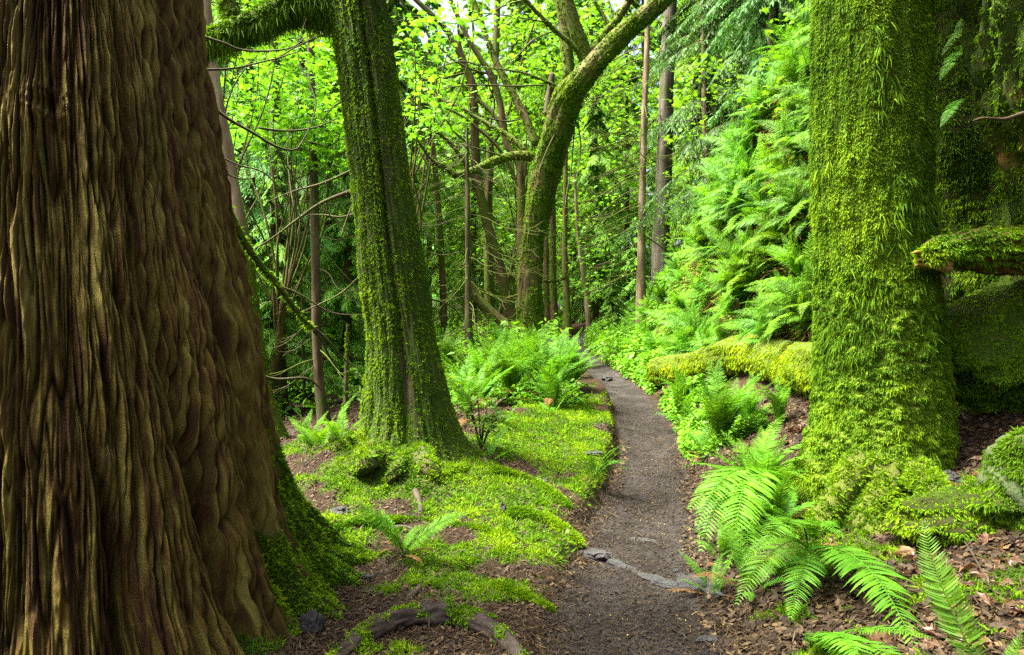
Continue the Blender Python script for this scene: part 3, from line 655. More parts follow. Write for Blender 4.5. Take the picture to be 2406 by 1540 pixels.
for pts in ([(1080, 480), (1095, 560), (1090, 680), (1080, 800), (1060, 900), (1050, 980)], [(1170, 300), (1120, 430), (1040, 560), (960, 720), (920, 830)], [(650, 310), (560, 290), (440, 330), (330, 420)], [(760, 735), (640, 700), (520, 670), (400, 655)], [(1110, 560), (1125, 700), (1100, 860)],
            [(860, 0), (760, 30), (650, 90), (520, 110), (380, 80), (260, 100)], [(1000, 110), (900, 95), (780, 75), (650, 60)], [(990, 150), (900, 190), (830, 260), (780, 300)], [(850, 560), (760, 570), (640, 540), (520, 490)], [(960, 400), (800, 405), (650, 400), (520, 410), (380, 450)], [(700, 600), (720, 480), (690, 380), (740, 270)]):
    branch("branch", pl(q2(pts), D0 - .3, D0 - 1.5), .022, .009, M_twig, maple_f, 5, .3)

# ---------------------------------------------------------------- other trunks one can tell apart
def simple_tree(name, label, pts, d, widths, mat, amount, nblade=0, group=None, off=0.0, nth=20, rough=.10, ext=None):
    wp = pl(pts, d, d + off)
    g = float(hgt(wp[0][0], wp[0][1]))
    wp[0] = np.array([wp[0][0], wp[0][1], min(g - .15, wp[0][2])])
    root = thing(name, label, "tree", (wp[0][0], wp[0][1], g), group)
    rad = np.asarray(widths, float) / 2 * d / F
    rad[0] *= 1.15
    if ext: wp.append(wp[-1] + (wp[-1] - wp[-2]) / np.linalg.norm(wp[-1] - wp[-2]) * ext); rad = np.append(rad, rad[-1] * .5)
    t = Tube(wp, rad)
    V, Q = t.mesh(150, nth, lambda l, th, r: r * rough * (pn(np.cos(th) * 1.5, np.sin(th) * 1.5, l * 1.2) + .8 * pn(np.cos(th) * 4, np.sin(th) * 4, l * 1.5)))
    mossy_piece("trunk", V, Q, root, amount, nblade, mat, L=(.02, .05), W=.012)
    return root
S8 = simple_tree("slender_tree", "slim trunk pale brown above and green mossy below just behind the great cedar", [(660, 1075), (625, 950), (600, 820), (578, 650), (560, 530), (540, 430), (525, 330), (505, 230), (490, 110), (478, 0), (470, -80)], 8.6, [56, 46, 44, 42, 42, 38, 36, 36, 34, 32, 30], M_bark_pale, .0, ext=3)
for ch in S8.children:                        # moss only on the lower part of this trunk
    me = ch.data; n = len(me.vertices); co = np.empty(n * 3, np.float32); me.vertices.foreach_get("co", co); co = co.reshape(-1, 3); z = co[:, 2] + S8.location[2]
    mo = np.clip(sstep(3.4, 2.4, z + .9 * pn(co[:, 0] * 5, co[:, 1] * 5, z * 1.3)), 0, 1)
    me.attributes["moss"].data.foreach_set("value", mo.astype(np.float32))
    q = np.array([p.vertices[:] for p in me.polygons]); Vw = co + np.array(S8.location)
put_blades("moss", [moss_on(Vw, q, 16000, lambda p, N: sstep(3.2, 2.2, p[:, 2] + .9 * pn(p[:, 0] * 5, p[:, 1] * 5, p[:, 2] * 1.3)), (.02, .045), .01, .7, .6, .8)], M_moss_dark, S8)
LT = [("conifer_tree", "reddish brown straight trunk rising from the dim slope between the two nearest trees", [(655, 965), (655, 850), (653, 720), (650, 500), (646, 200), (642, -60)], 13, [42, 34, 31, 30, 27, 24], M_bark_mid, .1),
      ("conifer_tree", "thin dark leaning trunk with its foot low on the slope beside the mossy mound", [(765, 1015), (752, 920), (745, 800), (742, 640), (738, 450), (732, 200), (728, -60)], 11.5, [32, 24, 22, 21, 20, 18, 16], M_bark_mid, .1),
      ("sapling", "thinnest bare sapling stem on the slope between two brown trunks", [(717, 960), (714, 880), (712, 780), (708, 640)], 13.5, [9, 8, 7, 5], M_bark_mid, .2),
      ("sapling", "short mossy sapling stem standing just behind the moss mound", [(812, 985), (813, 900), (815, 840), (816, 760)], 11, [10, 9, 8, 5], M_bark_mid, .6),
      ("conifer_tree", "grey barked thick conifer trunk rising behind the ferny bank", [(1552, 640), (1553, 560), (1560, 400), (1565, 250), (1570, 120), (1578, -40)], 22, [42, 40, 37, 35, 34, 31], M_bark_grey, .12),
      ("conifer_tree", "tall thin pale brown trunk with drooping dead twigs before the grey one", [(1505, 680), (1507, 600), (1510, 420), (1514, 260), (1520, 120), (1524, -40)], 20, [26, 19, 16, 15, 13, 11], M_bark_pale, .0),
      ("conifer_tree", "dark brown trunk half hidden among shrubs above the ferny bank", [(1660, 420), (1658, 330), (1655, 180), (1652, -40)], 19, [17, 16, 15, 13], M_bark_mid, .0),
      ("birch_tree", "slender pale birch leaning beside the far green clearing", [(1384, 745), (1378, 690), (1370, 640), (1362, 590), (1356, 520), (1350, 400)], 28, [13, 12, 11, 9, 8, 6], M_bark_pale, .1),
      ("mossy_pole_tree", "dark green narrow trunk close behind the forked maple, nearest to it", [(1288, 790), (1284, 700), (1283, 560), (1286, 420)], 21, [16, 14, 13, 12], M_bark_moss, .5),
      ("mossy_pole_tree", "straight mossy pole trunk second from the forked maple", [(1304, 790), (1300, 680), (1299, 560), (1298, 400)], 23, [20, 17, 15, 13], M_bark_moss, .6),
      ("mossy_pole_tree", "straight dark trunk third from the forked maple with its foot at the path", [(1336, 800), (1332, 720), (1327, 600), (1328, 480), (1330, 300)], 20, [22, 17, 14, 12, 9], M_bark_moss, .45),
      ("maple_tree", "mossy curved stem bending out of the thicket behind the dead conifer", [(1212, 760), (1180, 655), (1152, 550), (1127, 450), (1117, 350), (1112, 225), (1097, 165), (1052, 75), (967, -10)], 21, [34, 28, 24, 22, 21, 20, 18, 15, 11], M_bark_moss, .45),
      ("maple_tree", "straight mossy stem in the thicket with a crooked top", [(1152, 680), (1147, 500), (1152, 350), (1142, 270), (1162, 170), (1169, 0), (1172, -80)], 23, [22, 20, 18, 17, 16, 14, 12], M_bark_moss, .5),
      ("maple_tree", "brown stem just behind the forked maple curving toward the white sky", [(1228, 600), (1224, 450), (1217, 380), (1192, 340), (1174, 240), (1152, 175), (1127, 135), (1092, 75), (1050, -20)], 20, [22, 20, 18, 17, 16, 15, 13, 11, 9], M_bark_moss, .4),
      ("maple_tree", "thick mossy stem sprawling almost along the ground at the thicket foot", [(1230, 800), (1182, 765), (1142, 725), (1112, 685), (1100, 620)], 19, [34, 32, 26, 20, 10], M_bark_moss, .65),
      ("maple_tree", "thin mossy stem of the thicket nearest the mossy trunk on the mound", [(1045, 700), (1035, 560), (1017, 350), (1002, 260), (992, 190), (960, 60), (930, -40)], 22, [15, 14, 13, 12, 11, 9, 7], M_bark_moss, .5),
      ("maple_tree", "white patched straight stem glimpsed through the thicket", [(1155, 700), (1153, 640), (1150, 560), (1148, 500)], 27, [11, 10, 9, 7], M_bark_pale, .0)]
trees = [simple_tree(n_, l_, p_, d_, w_, m_, a_, 0 if a_ < .4 else 2500) for n_, l_, p_, d_, w_, m_, a_ in LT]
# moss-grown side limbs of the thicket
for i, pts, d, wd in [(11, [(1112, 225), (1160, 270), (1200, 330), (1225, 345)], 21, 12), (11, [(1127, 450), (1090, 380), (1050, 330), (1010, 300), (960, 270)], 21, 12), (13, [(1224, 450), (1180, 360), (1120, 300), (1060, 260), (980, 240)], 20, 9), (12, [(1152, 350), (1190, 280), (1230, 130), (1260, 40)], 22, 7), (11, [(1100, 170), (1060, 180), (1010, 200), (970, 250)], 20, 6), (12, [(1142, 270), (1110, 190), (1080, 100), (1075, 0)], 22, 9),
                      (13, [(1152, 175), (1100, 160), (1040, 120), (1000, 40)], 20, 6), (11, [(1117, 350), (1060, 300), (1020, 200), (1010, 80)], 20, 6)]:
    branch("limb", pl(pts, d, d - .5), wd / 2 * d / F, wd / 4 * d / F, M_bark_moss, trees[i], 8, .5)

# dead twigs: a few shared shapes, copied round a trunk
def twig_shape(seed, mossy):
    r_ = np.random.default_rng(seed)
    parts = []
    L = 1.0
    pts = np.array([[0, 0, 0], [.25, .02, -.05], [.55, r_.uniform(-.08, .08), -.16], [.85, r_.uniform(-.12, .12), -.16], [1.05, r_.uniform(-.12, .12), -.03]])
    parts.append(limb(pts, .009, .003, 5, 16, .1))
    c = catmull(pts, 50)
    for j in range(6):
        i = r_.integers(14, 46); a = r_.uniform(-1.2, 1.2)
        d = np.array([math.cos(a), math.sin(a), r_.uniform(-.5, .1)]) * r_.uniform(.12, .35)
        parts.append(limb(np.array([c[i], c[i] + d * .5 + [0, 0, -.02], c[i] + d]), .005, .002, 4, 6, .0))
    V, Q, _ = join(parts)
    return mesh_data("twig", V, Q, None, M_twig, True, dict(var=np.full(len(V), .5), moss=np.full(len(V), mossy)))
TW = [twig_shape(s, .85 if s % 3 else .3) for s in range(6)]
def twigs(root, path, n, t0, t1, L, name="branch", bias=None):
    c = catmull(path, 200)
    for i in range(n):
        p = c[int((t0 + (t1 - t0) * (i + random.random()) / n) * 199)]
        a = random.uniform(0, 2 * math.pi) if bias is None or random.random() > .6 else bias + random.uniform(-.6, .6)
        o = link(name, random.choice(TW), root); o.location = Vector(p) - root.location
        s = random.uniform(*L)
        o.rotation_euler = (random.uniform(-.3, .3), random.uniform(-.1, .35), a); o.scale = (s, s, s)
dead = simple_tree("dead_conifer", "small dead conifer bristling with whorls of bare drooping twigs beyond the mossy mound", [(1103, 835), (1101, 760), (1100, 650), (1099, 520), (1098, 400), (1097, 300)], 14, [26, 18, 14, 12, 9, 5], M_bark_mid, .15)
twigs(dead, pl([(1103, 800), (1101, 760), (1100, 650), (1099, 520), (1098, 400), (1097, 330)], 14), 64, 0, 1, (.6, 1.5))
twigs(trees[5], pl([(1507, 640), (1510, 420), (1514, 260), (1524, 0)], 20), 46, 0, 1, (1.0, 2.6), bias=math.pi)
twigs(trees[4], pl([(1553, 560), (1560, 400), (1565, 250), (1578, 0)], 22), 26, 0, 1, (.6, 2.0), bias=math.pi)
twigs(trees[0], pl([(655, 850), (650, 500), (644, 0)], 13), 16, 0, 1, (.6, 1.4))
twigs(trees[1], pl([(752, 900), (742, 640), (730, 0)], 11.5), 18, 0, 1, (.6, 1.4))
twigs(trees[6], pl([(1660, 400), (1652, 0)], 19), 22, 0, 1, (.7, 1.8))

# ---------------------------------------------------------------- ferns
lg = pl([(1548, 872), (1640, 866), (1750, 862), (1850, 864), (1930, 868), (2060, 876)], 11.5, 6.4)
def by_log(x, y):
    d = x - np.interp(y, [p[1] for p in lg][::-1], [p[0] for p in lg][::-1]); return (y < 11.9) & (y > 6.2) & (d > -.45) & (d < .10)
def frond_arrays(arch, seed, n=38, droop=.18, width=.15):
    """a sword fern frond: chord from the origin to (0,1,0), bowed up along z"""
    r_ = np.random.default_rng(seed)
    t = np.linspace(0, 1, 60)
    cv = np.stack([.02 * np.sin(t * 5 + seed), t, arch * 4 * t * (1 - t) * (1 - .25 * t)], -1)
    stem = Tube(cv[::6], np.linspace(.0065, .0015, 10), 60).mesh(18, 4)
    u = np.linspace(.13, .985, n)
    i = u * 59
    f = lambda A: np.stack([np.interp(i, np.arange(60), A[:, k_]) for k_ in range(3)], 1)
    pos = f(cv); tan = nrm(f(np.gradient(cv, axis=0)))
    up = nrm(np.array([0, 0, 1.0]) - tan * tan[:, 2:3])
    prof = np.interp(u, [.1, .2, .35, .55, .75, .9, 1], [.55, .85, 1, .95, .68, .35, .08]) * width
    parts = []
    for sg in (-1, 1):
        sd_ = np.array([sg, 0, 0.0])
        fw = .28 + .35 * u
        D = nrm(sd_[None, :] + tan * fw[:, None] + up * (.10 + r_.normal(0, .10, n))[:, None])
        ln = prof * r_.uniform(.86, 1.08, n) * np.where(r_.random(n) < .05, r_.uniform(.2, .7, n), 1)
        side = nrm(tan * 1.0 + up * r_.normal(.0, .22, n)[:, None] - D * np.sum(tan * D, 1)[:, None])
        parts.append(blades(pos, D, ln, .0175 * np.clip(prof / width, .45, 1), -up * droop + tan * .12, 3, np.clip(.5 + r_.normal(0, .13, n) + .25 * (u - .5), 0, 1), side))
    V, Q, T = join([(stem[0], stem[1], None)] + [p[:3] for p in parts])
    var = np.concatenate([np.full(len(stem[0]), .35)] + [p[3] for p in parts])
    return V, Q, T, var
FR = [frond_arrays(a, s, 44 + 3 * (s % 3), dr) for s, (a, dr) in enumerate([(.06, .1), (.10, .18), (.15, .25), (.20, .2), (.26, .25), (.12, .35), (.18, .12), (.30, .3)])]
def frond_meshes(mat): return [mesh_data("frond", V, Q, T, mat, False, dict(var=v)) for V, Q, T, v in FR]
FM = frond_meshes(M_fern); FB = frond_meshes(M_fern_bright); FD = frond_meshes(M_dead_frond)
def chord_matrix(a, b_, up=(0, 0, 1), width=1.0):
    a, b_ = np.asarray(a, float), np.asarray(b_, float)
    y = b_ - a; L = np.linalg.norm(y); y = y / L
    z = np.asarray(up, float); z = z - y * (z @ y)
    if np.linalg.norm(z) < 1e-3: z = np.array([1.0, 0, 0]) - y * y[0]
    z = nrm(z); x = np.cross(y, z)
    return np.array([[x[i] * L * width, y[i] * L, z[i] * L, a[i]] for i in range(3)] + [[0, 0, 0, 1.0]])
def put_frond(root, a, b_, mesh, up=(0, 0, 1), width=1.0):
    o = link("frond", mesh, root)
    m = chord_matrix(a, b_, up, width); m[:3, 3] -= np.array(root.location)
    o.matrix_local = Matrix(m.tolist()); return o
def random_fronds(base, n, L, lean=(.35, 1.15), N=(0, 0, 1), az=None, spread=math.pi):
    """chords of a crown of fronds leaning out from the base"""
    N = nrm(np.asarray(N, float)); a1 = nrm(np.cross(N, [0.3, 1, 0.2])); a2 = np.cross(N, a1)
    out = []
    for i in range(n):
        an = (i + random.random() * .8) / n * 2 * math.pi if az is None else az + random.uniform(-spread, spread)
        le = random.uniform(*lean)
        hd = (a1 * math.cos(an) + a2 * math.sin(an)) if az is None else np.array([math.cos(an), math.sin(an), 0])
        d = N * math.cos(le) + hd * math.sin(le)
        out.append((base + hd * random.uniform(0, .04), base + d * random.uniform(*L)))
    return out
def fern(label, base, n, L, lean=(.35, 1.15), meshes=None, group="ferns beside the path", az=None, spread=math.pi, hero=(), dead=0):
    meshes = meshes or FM
    root = thing("sword_fern", label, "fern", base, group)
    for (a, b_) in random_fronds(np.asarray(base), n, L, lean, (0, 0, 1), az, spread): put_frond(root, a, b_, random.choice(meshes), width=random.uniform(.85, 1.1))
    for h in hero: put_frond(root, *h)
    for (a, b_) in random_fronds(np.asarray(base), dead, (L[0] * .7, L[1] * .8), (1.3, 1.62)): put_frond(root, a, b_, random.choice(FD))
    return root
# the big fern by the foot of the shaggy tree
bA = G(1800, 1190); bA = on(bA[0], bA[1], .02)
hero = []
for tip, d, m in [((1625, 1090), 5.0, 2), ((1640, 1160), 4.6, 3), ((1660, 1255), 4.4, 4), ((1700, 1060), 5.4, 2), ((1770, 1030), 5.6, 1), ((1850, 1020), 5.4, 1), ((1905, 1075), 5.2, 2), ((1955, 1140), 4.9, 3), ((1680, 1210), 4.5, 2), ((1720, 1120), 4.9, 6),
                  ((1745, 1080), 5.0, 1), ((1810, 1060), 4.8, 2), ((1640, 1120), 4.8, 6), ((1875, 1180), 4.6, 4), ((1760, 1240), 4.3, 7), ((1690, 1130), 5.0, 2), ((1840, 1100), 5.1, 6), ((1665, 1185), 4.7, 3), ((1625, 1200), 4.4, 3), ((1650, 1300), 4.2, 4), ((1700, 1340), 4.1, 7), ((1640, 1060), 5.2, 2), ((1700, 1290), 4.2, 3), ((1920, 1110), 5.0, 4), ((1790, 1000), 5.5, 1), ((1735, 1030), 5.3, 0), ((1880, 1050), 5.2, 6), ((1640, 1240), 4.3, 4), ((1750, 1330), 4.05, 5)]:
    hero.append((bA + rng.normal(0, .03, 3) * [1, 1, 0], P(*tip, d), FB[m] if m % 2 else FM[m]))
fern("largest bright fern spreading over the path edge at the foot of the shaggy mossy tree", bA, 16, (.45, .7), (.3, 1.2), FB, hero=hero, dead=8)
# fern with long dark fronds in front of it
bC = G(1900, 1330); bC = on(bC[0], bC[1], .05)
hero = [(bC + [0, 0, .03], P(*tip, d), FM[m]) + ((u, ) if u else ()) for tip, d, m, u in [((1738, 1425), 3.25, 3, None), ((1862, 1455), 3.15, 2, None), ((1738, 1340), 3.6, 4, None), ((2170, 1540), 2.75, 2, None), ((1985, 1265), 3.4, 4, None), ((1720, 1160), 3.7, 2, None), ((2120, 1420), 3.0, 1, None), ((1800, 1290), 3.2, 3, None)]]
fern("glossy fern with long fronds sweeping out over dead leaves just before the largest fern", bC, 2, (.3, .45), (.7, 1.2), hero=hero, dead=4)
bC2 = P(1905, 1420, 2.95); bC2 = on(bC2[0], bC2[1], .02)
hero = [(bC2, P(*tip, d), FM[m]) for tip, d, m in [((2140, 1575), 2.35, 1), ((2060, 1600), 2.3, 2), ((2190, 1500), 2.5, 1), ((2000, 1590), 2.5, 6)]]
fern("fern cut by the lower edge of the view with fronds lying on brown leaves", bC2, 0, (.3, .4), hero=hero)
# the single upright frond
bD = on(1.68, 2.35, 0)
root = thing("sword_fern", "fern with one tall single frond standing upright out of the dead maple leaves", "fern", bD)
put_frond(root, P(2300, 1600, 2.35), P(2172, 1222, 2.5), FM[1], up=(-.75, -.75, .5), width=1.0)
put_frond(root, P(2330, 1640, 2.3), P(2400, 1480, 2.4), FM[2], up=(-.2, -1, .4), width=.8)
# ferns before the fallen log
for (px, py, Y, lab, n, L) in [(1690, 1010, 7.2, "upright fern in front of the fallen log, leaning over the path", 18, (.65, .95)), (1600, 960, 9.6, "fern at the broken end of the fallen log", 14, (.5, .75)), (1830, 985, 6.9, "small fern in the dim gap between fallen log and shaggy tree", 7, (.4, .6)), (1760, 940, 7.6, "low fern leaning against the side of the fallen log", 8, (.4, .6))]:
    q = P(px, py, Y); fern(lab, on(q[0], q[1]), n, L, (.2, 1.0), FM if n > 15 else FB)
# the cluster of ferns on the mound before the forked maple
for (px, Y, lab, n, L) in [(1290, 9.4, "tall fern of the mound cluster, nearest to the path bend", 22, (.75, 1.05)), (1200, 9.9, "yellow green fern in the middle of the mound cluster", 18, (.75, 1.0)), (1125, 9.2, "fern of the mound cluster standing next to the leaning mossy trunk", 18, (.7, 1.0)), (1340, 10.4, "fern of the mound cluster drooping over the path edge", 18, (.7, .95)),
                           (1250, 11.6, "fern behind the mound cluster below the forked maple", 16, (.8, 1.0)), (1100, 7.6, "sparse pale fern springing up at the right foot of the leaning mossy trunk", 9, (.55, .85)), (1170, 11.5, "fern at the rear of the mound cluster by the dead conifer", 16, (.7, .95)), (1330, 12.2, "last fern before the path slips behind the forked maple", 14, (.7, .9)), (1300, 8.9, "low fern at the front of the mound cluster with wide hanging fronds", 12, (.5, .7))]:
    x = (px - 1203) / F * Y; fern(lab, on(x, Y), n, L, (.15, 1.0) if n > 9 else (.1, .9), FB if px in (1200, 1170, 1125, 1250) else FM, dead=2)
q = on(.66, 6.0, .0); fern("little fern hanging over the mossy edge of the path", q, 7, (.28, .45), (.5, 1.4), group=None, az=-.3, spread=1.6)
bE = G(945, 1310); bE = on(bE[0], bE[1], .02)
hero = [(bE, P(*tip, d), FB[m], (-.3, -.5, 1.0), 1.15) for tip, d, m in [((806, 1168), 3.9, 2), ((1108, 1203), 4.0, 1), ((895, 1195), 4.2, 2), ((1010, 1225), 4.1, 3), ((985, 1260), 4.2, 4), ((870, 1250), 3.9, 4)]]
fern("small fern with two long outstretched fronds on the litter near the great cedar", bE, 2, (.2, .3), (.5, 1.2), hero=hero, dead=4, group=None)
for px, py in ((750, 1060), (800, 1045), (720, 1050)):
    q = G(px, py); fern("small pale fern on the rim between the great cedar and the leaning mossy trunk", on(q[0], q[1]), 7, (.25, .4), (.3, 1.2), FB, group="small ferns on the rim beside the great cedar")
for px, py in ((1150, 1085), (1180, 1000), (1295, 975)):
    q = G(px, py); fern("tiny fern growing out of the mossy mound", on(q[0], q[1]), 4, (.2, .4), (.4, 1.3), FM, group="tiny ferns on the mossy mound")

random.seed(91)
for px, py, n_, L_ in ((1650, 1075, 8, (.3, .5)), (1610, 1010, 8, (.3, .5)), (1590, 930, 9, (.35, .55)), (1560, 900, 9, (.4, .6)), (1700, 1330, 7, (.25, .42)), (1680, 1400, 6, (.2, .35)), (1760, 1400, 7, (.25, .45)), (1760, 1000, 8, (.35, .55)), (1830, 1240, 8, (.35, .55)), (1540, 865, 9, (.4, .6))):
    q = G(px, py); fern("small fern in the row along the path edge below the fallen log", on(q[0], q[1]), n_, L_, (.4, 1.35), FM, group="small ferns lining the path edge", dead=3)
def fern_mesh(seed, n, lean, mat, names="bank_fern"):
    random.seed(seed)
    parts, vv = [], []
    for (a, b_) in random_fronds(np.zeros(3), n, (.75, 1.05), lean):
        V, Q, T, v = FR[random.randrange(8)]
        m = chord_matrix(a, b_, (0, 0, 1), random.uniform(.85, 1.1))
        parts.append((V @ m[:3, :3].T + m[:3, 3], Q, T)); vv.append(np.clip(v + random.uniform(-.2, .2), 0, 1))
    V, Q, T = join(parts)
    return mesh_data("fern", V, Q, T, mat, False, dict(var=np.concatenate(vv)))
BF = [fern_mesh(s, 11 + s, (.25, 1.25), M_fern_bright if s % 3 == 0 else M_fern) for s in range(6)]
random.seed(21)
nb = 0
tries = 0
while nb < 190 and tries < 4000:
    tries += 1
    y = random.uniform(6.8, 26) if nb > 85 else random.uniform(7, 12.5); x = float(bank_x(y)) + (random.uniform(-.25, 2.4) if nb > 85 else random.uniform(-.2, .75))
    e = .12
    g0 = gz(x, y)
    N = nrm(np.array([gz(x - e, y) - gz(x + e, y), gz(x, y - e) - gz(x, y + e), 2 * e]))
    if y < 9 and x < bank_x(y) - .1 or by_log(x, y): continue
    if pn(x * 1.3, y * 1.3, g0 * 1.3) < -.25: continue
    o = link("sword_fern", random.choice(BF)); o.location = (x, y, g0)
    d = nrm(N * .75 + np.array([-.15, -.15, .6]))
    o.rotation_mode = 'QUATERNION'
    o.rotation_quaternion = Vector(d).to_track_quat('Z', 'Y') @ Matrix.Rotation(random.uniform(0, 6.28), 3, 'Z').to_quaternion()
    s = random.uniform(.5, .95) * (1.0 if y < 14 else .9); o.scale = (s, s, s)
    tag(o, "bright sword fern hanging on the steep bank beyond the shaggy mossy tree", "fern", "ferns covering the steep bank")
    nb += 1
for i in range(60):
    y = random.uniform(11, 34); x = random.choice([-1, 1]) * random.uniform(.8, 5) + float(path_x(y))
    if abs(x - path_x(y)) < .8 or (x < 1 and y < 13): continue
    o = link("sword_fern", random.choice(BF)); o.location = (x, y, gz(x, y)); s = random.uniform(.5, .9); o.scale = (s, s, s); o.rotation_euler = (0, 0, random.uniform(0, 6.28))
    tag(o, "fern in the far green understory beside the trail", "fern", "ferns in the far understory")

# ---------------------------------------------------------------- the fallen log
for p in lg: p[2] = max(p[2], gz(p[0], p[1]) + .10)
print('log', [(tuple(np.round(p, 2)), round(gz(p[0], p[1]), 2)) for p in lg])
root = thing("fallen_log", "fallen log under glowing yellow green moss lying beside the path behind the ferns", "log", lg[0])
V, Q = Tube(lg, [.22, .25, .26, .27, .28, .29]).mesh(160, 40, lambda l, th, r: .03 * pn(np.cos(th) * 2, np.sin(th) * 2, l * 1.2) + .02 * pn(np.cos(th) * 5, np.sin(th) * 5, l * 3))
cap = np.vstack([V[:40], V[:40].mean(0)[None] + [.0, -.04, 0]])
V = np.vstack([V, V[:40].mean(0)[None]]); Tc = np.array([[i, (i + 1) % 40, len(V) - 1] for i in range(40)])
mk("trunk", V, Q, Tc, M_bark_moss, root, attrs=dict(var=np.full(len(V), .4), moss=np.clip(.5 + 1.2 * sstep(-.2, .2, V[:, 2] - np.interp(V[:, 1], [6.4, 12.3], [1.05, .72])), 0, 1)))
put_blades("moss", [moss_on(V, Q, 150000, lambda p, N: sstep(-.9, -.1, N[:, 2] + .3 * fbm(p[:, 0] * 3, p[:, 1] * 3, p[:, 2] * 3, 2)), (.016, .04), .009, .6, .8, .7, .5, 3)], M_moss_log, root)

# ---------------------------------------------------------------- mossy rock, rotten stump and broken log behind the shaggy tree
def mossy_blob(name, label, cat, c, size, mat, n, mm, keepf=None, seed=0., amp=.25, L=(.010, .03), f=1.6, nu=90, nv=64, amount=.7):
    V, Q = blob(c, size, nu, nv, amp, f, seed)
    root = thing(name, label, cat, c)
    mo = np.clip(amount + .8 * fbm(V[:, 0] * 2, V[:, 1] * 2, V[:, 2] * 2, 3), 0, 1)
    mk("body", V, Q, None, mat, root, attrs=dict(var=np.clip(.5 + .5 * fbm(V[:, 0] * 5, V[:, 1] * 5, V[:, 2] * 9, 2), 0, 1), moss=mo))
    keepf = keepf or (lambda p, N: sstep(-.9, .2, N[:, 2] + .4) * np.clip(amount + sstep(.1, .5, N[:, 2]) + .8 * fbm(p[:, 0] * 2, p[:, 1] * 2, p[:, 2] * 2, 3), 0, 1))
    put_blades("moss", [moss_on(V, Q, n, keepf, L, .008, .6, .8, .8, .35, fq=5)], mm, root)
    return root
mossy_blob("rock_outcrop", "tall dark mossy rock face in shade behind the shaggy tree", "rock", (4.95, 6.9, 2.7), (1.35, .9, 2.3), M_rock, 420000, M_moss_dark, L=(.02, .055), seed=3.1, amp=.16, f=2.2, amount=.65)
mossy_blob("mossy_boulder", "dark boulder with hanging moss under the broken mossy log", "boulder", (3.60, 5.25, 1.30), (.62, .5, .46), M_rock, 260000, M_moss_dark, seed=1.3, amp=.20, amount=1.0)
# the broken log that juts out to the left
bl = pl([(2170, 600), (2230, 590), (2300, 585), (2400, 590), (2560, 600)], 4.55, 5.0)
root = thing("broken_log", "splintered dark log stub jutting toward the shaggy tree with bright moss on top", "log", bl[2])
V, Q = Tube(bl, [.03, .09, .12, .15, .17]).mesh(220, 90, lambda l, th, r: .045 * pn(np.cos(th) * 1.6, np.sin(th) * 1.6, l * 3) + .03 * pn(np.cos(th) * 6, np.sin(th) * 6, l * 3.0) + .02 * pn(np.cos(th) * 14, np.sin(th) * 14, l * 6))
mk("trunk", V, Q, None, M_rot, root, attrs=dict(var=np.clip(.2 + .4 * pn(V[:, 0] * 4, V[:, 1] * 30, V[:, 2] * 30), 0, 1), moss=np.zeros(len(V))))
put_blades("moss", [moss_on(V, Q, 200000, lambda p, N: sstep(-.25, .2, N[:, 2] + .35 * fbm(p[:, 0] * 6, p[:, 1] * 6, p[:, 2] * 6, 2)), (.014, .036), .0065, .6, .6, .9, .4, 3)], M_moss_ground, root)
for dz, s in ((.02, 1), (-.03, .8), (-.06, .9)):
    a = bl[0] + np.array([.02, .02 * s, dz]); branch("splinter", [a + [.18, 0, -.03], a, a + [-.10 * s, -.03, -.01]], .03, .004, M_rot, root, 6)
# the rotten stump that overhangs at the upper corner
st = [np.array(v) for v in ((4.35, 4.95, .7), (4.0, 5.0, 1.5), (3.72, 4.95, 2.1), (3.62, 4.85, 2.6), (3.50, 4.75, 3.15), (3.45, 4.6, 3.9), (3.5, 4.5, 4.6))]
root = thing("rotten_stump", "broken rotten stump with ochre decaying wood and mossy rim overhanging the dark rock", "stump", st[0])
V, Q = Tube(st, [.42, .34, .24, .30, .47, .58, .5]).mesh(320, 190, lambda l, th, r: r * (.26 * fbm(np.cos(th) * 1.8, np.sin(th) * 1.8, l * 1.5, 3) + .12 * fbm(np.cos(th) * 6, np.sin(th) * 6, l * 3.2, 3) - .16 * np.exp(-np.abs(pn(np.cos(th) * 7 + l, np.sin(th) * 7, l * 2) / .15))))
mo = np.clip(sstep(-.5, .1, fbm(V[:, 0] * 2.5, V[:, 1] * 2.5, V[:, 2] * 2.5, 3)) + sstep(3.2, 3.0, V[:, 0]), 0, 1)
mk("trunk", V, Q, None, M_rot, root, attrs=dict(var=np.clip(.5 + .6 * fbm(V[:, 0] * 6, V[:, 1] * 6, V[:, 2] * 14, 3), 0, 1), moss=mo))
put_blades("moss", [moss_on(V, Q, 150000, lambda p, N: np.clip(sstep(-.5, .1, fbm(p[:, 0] * 2.5, p[:, 1] * 2.5, p[:, 2] * 2.5, 3)) + sstep(3.2, 2.95, p[:, 0]) * .9, 0, 1), (.012, .035), .0075, .6, .8, .8, .35)], M_moss_dark, root)
branch("root", pl([(2470, 250), (2400, 268), (2360, 280), (2310, 278), (2285, 285)], 4.5), .016, .005, M_bark_mid, root)
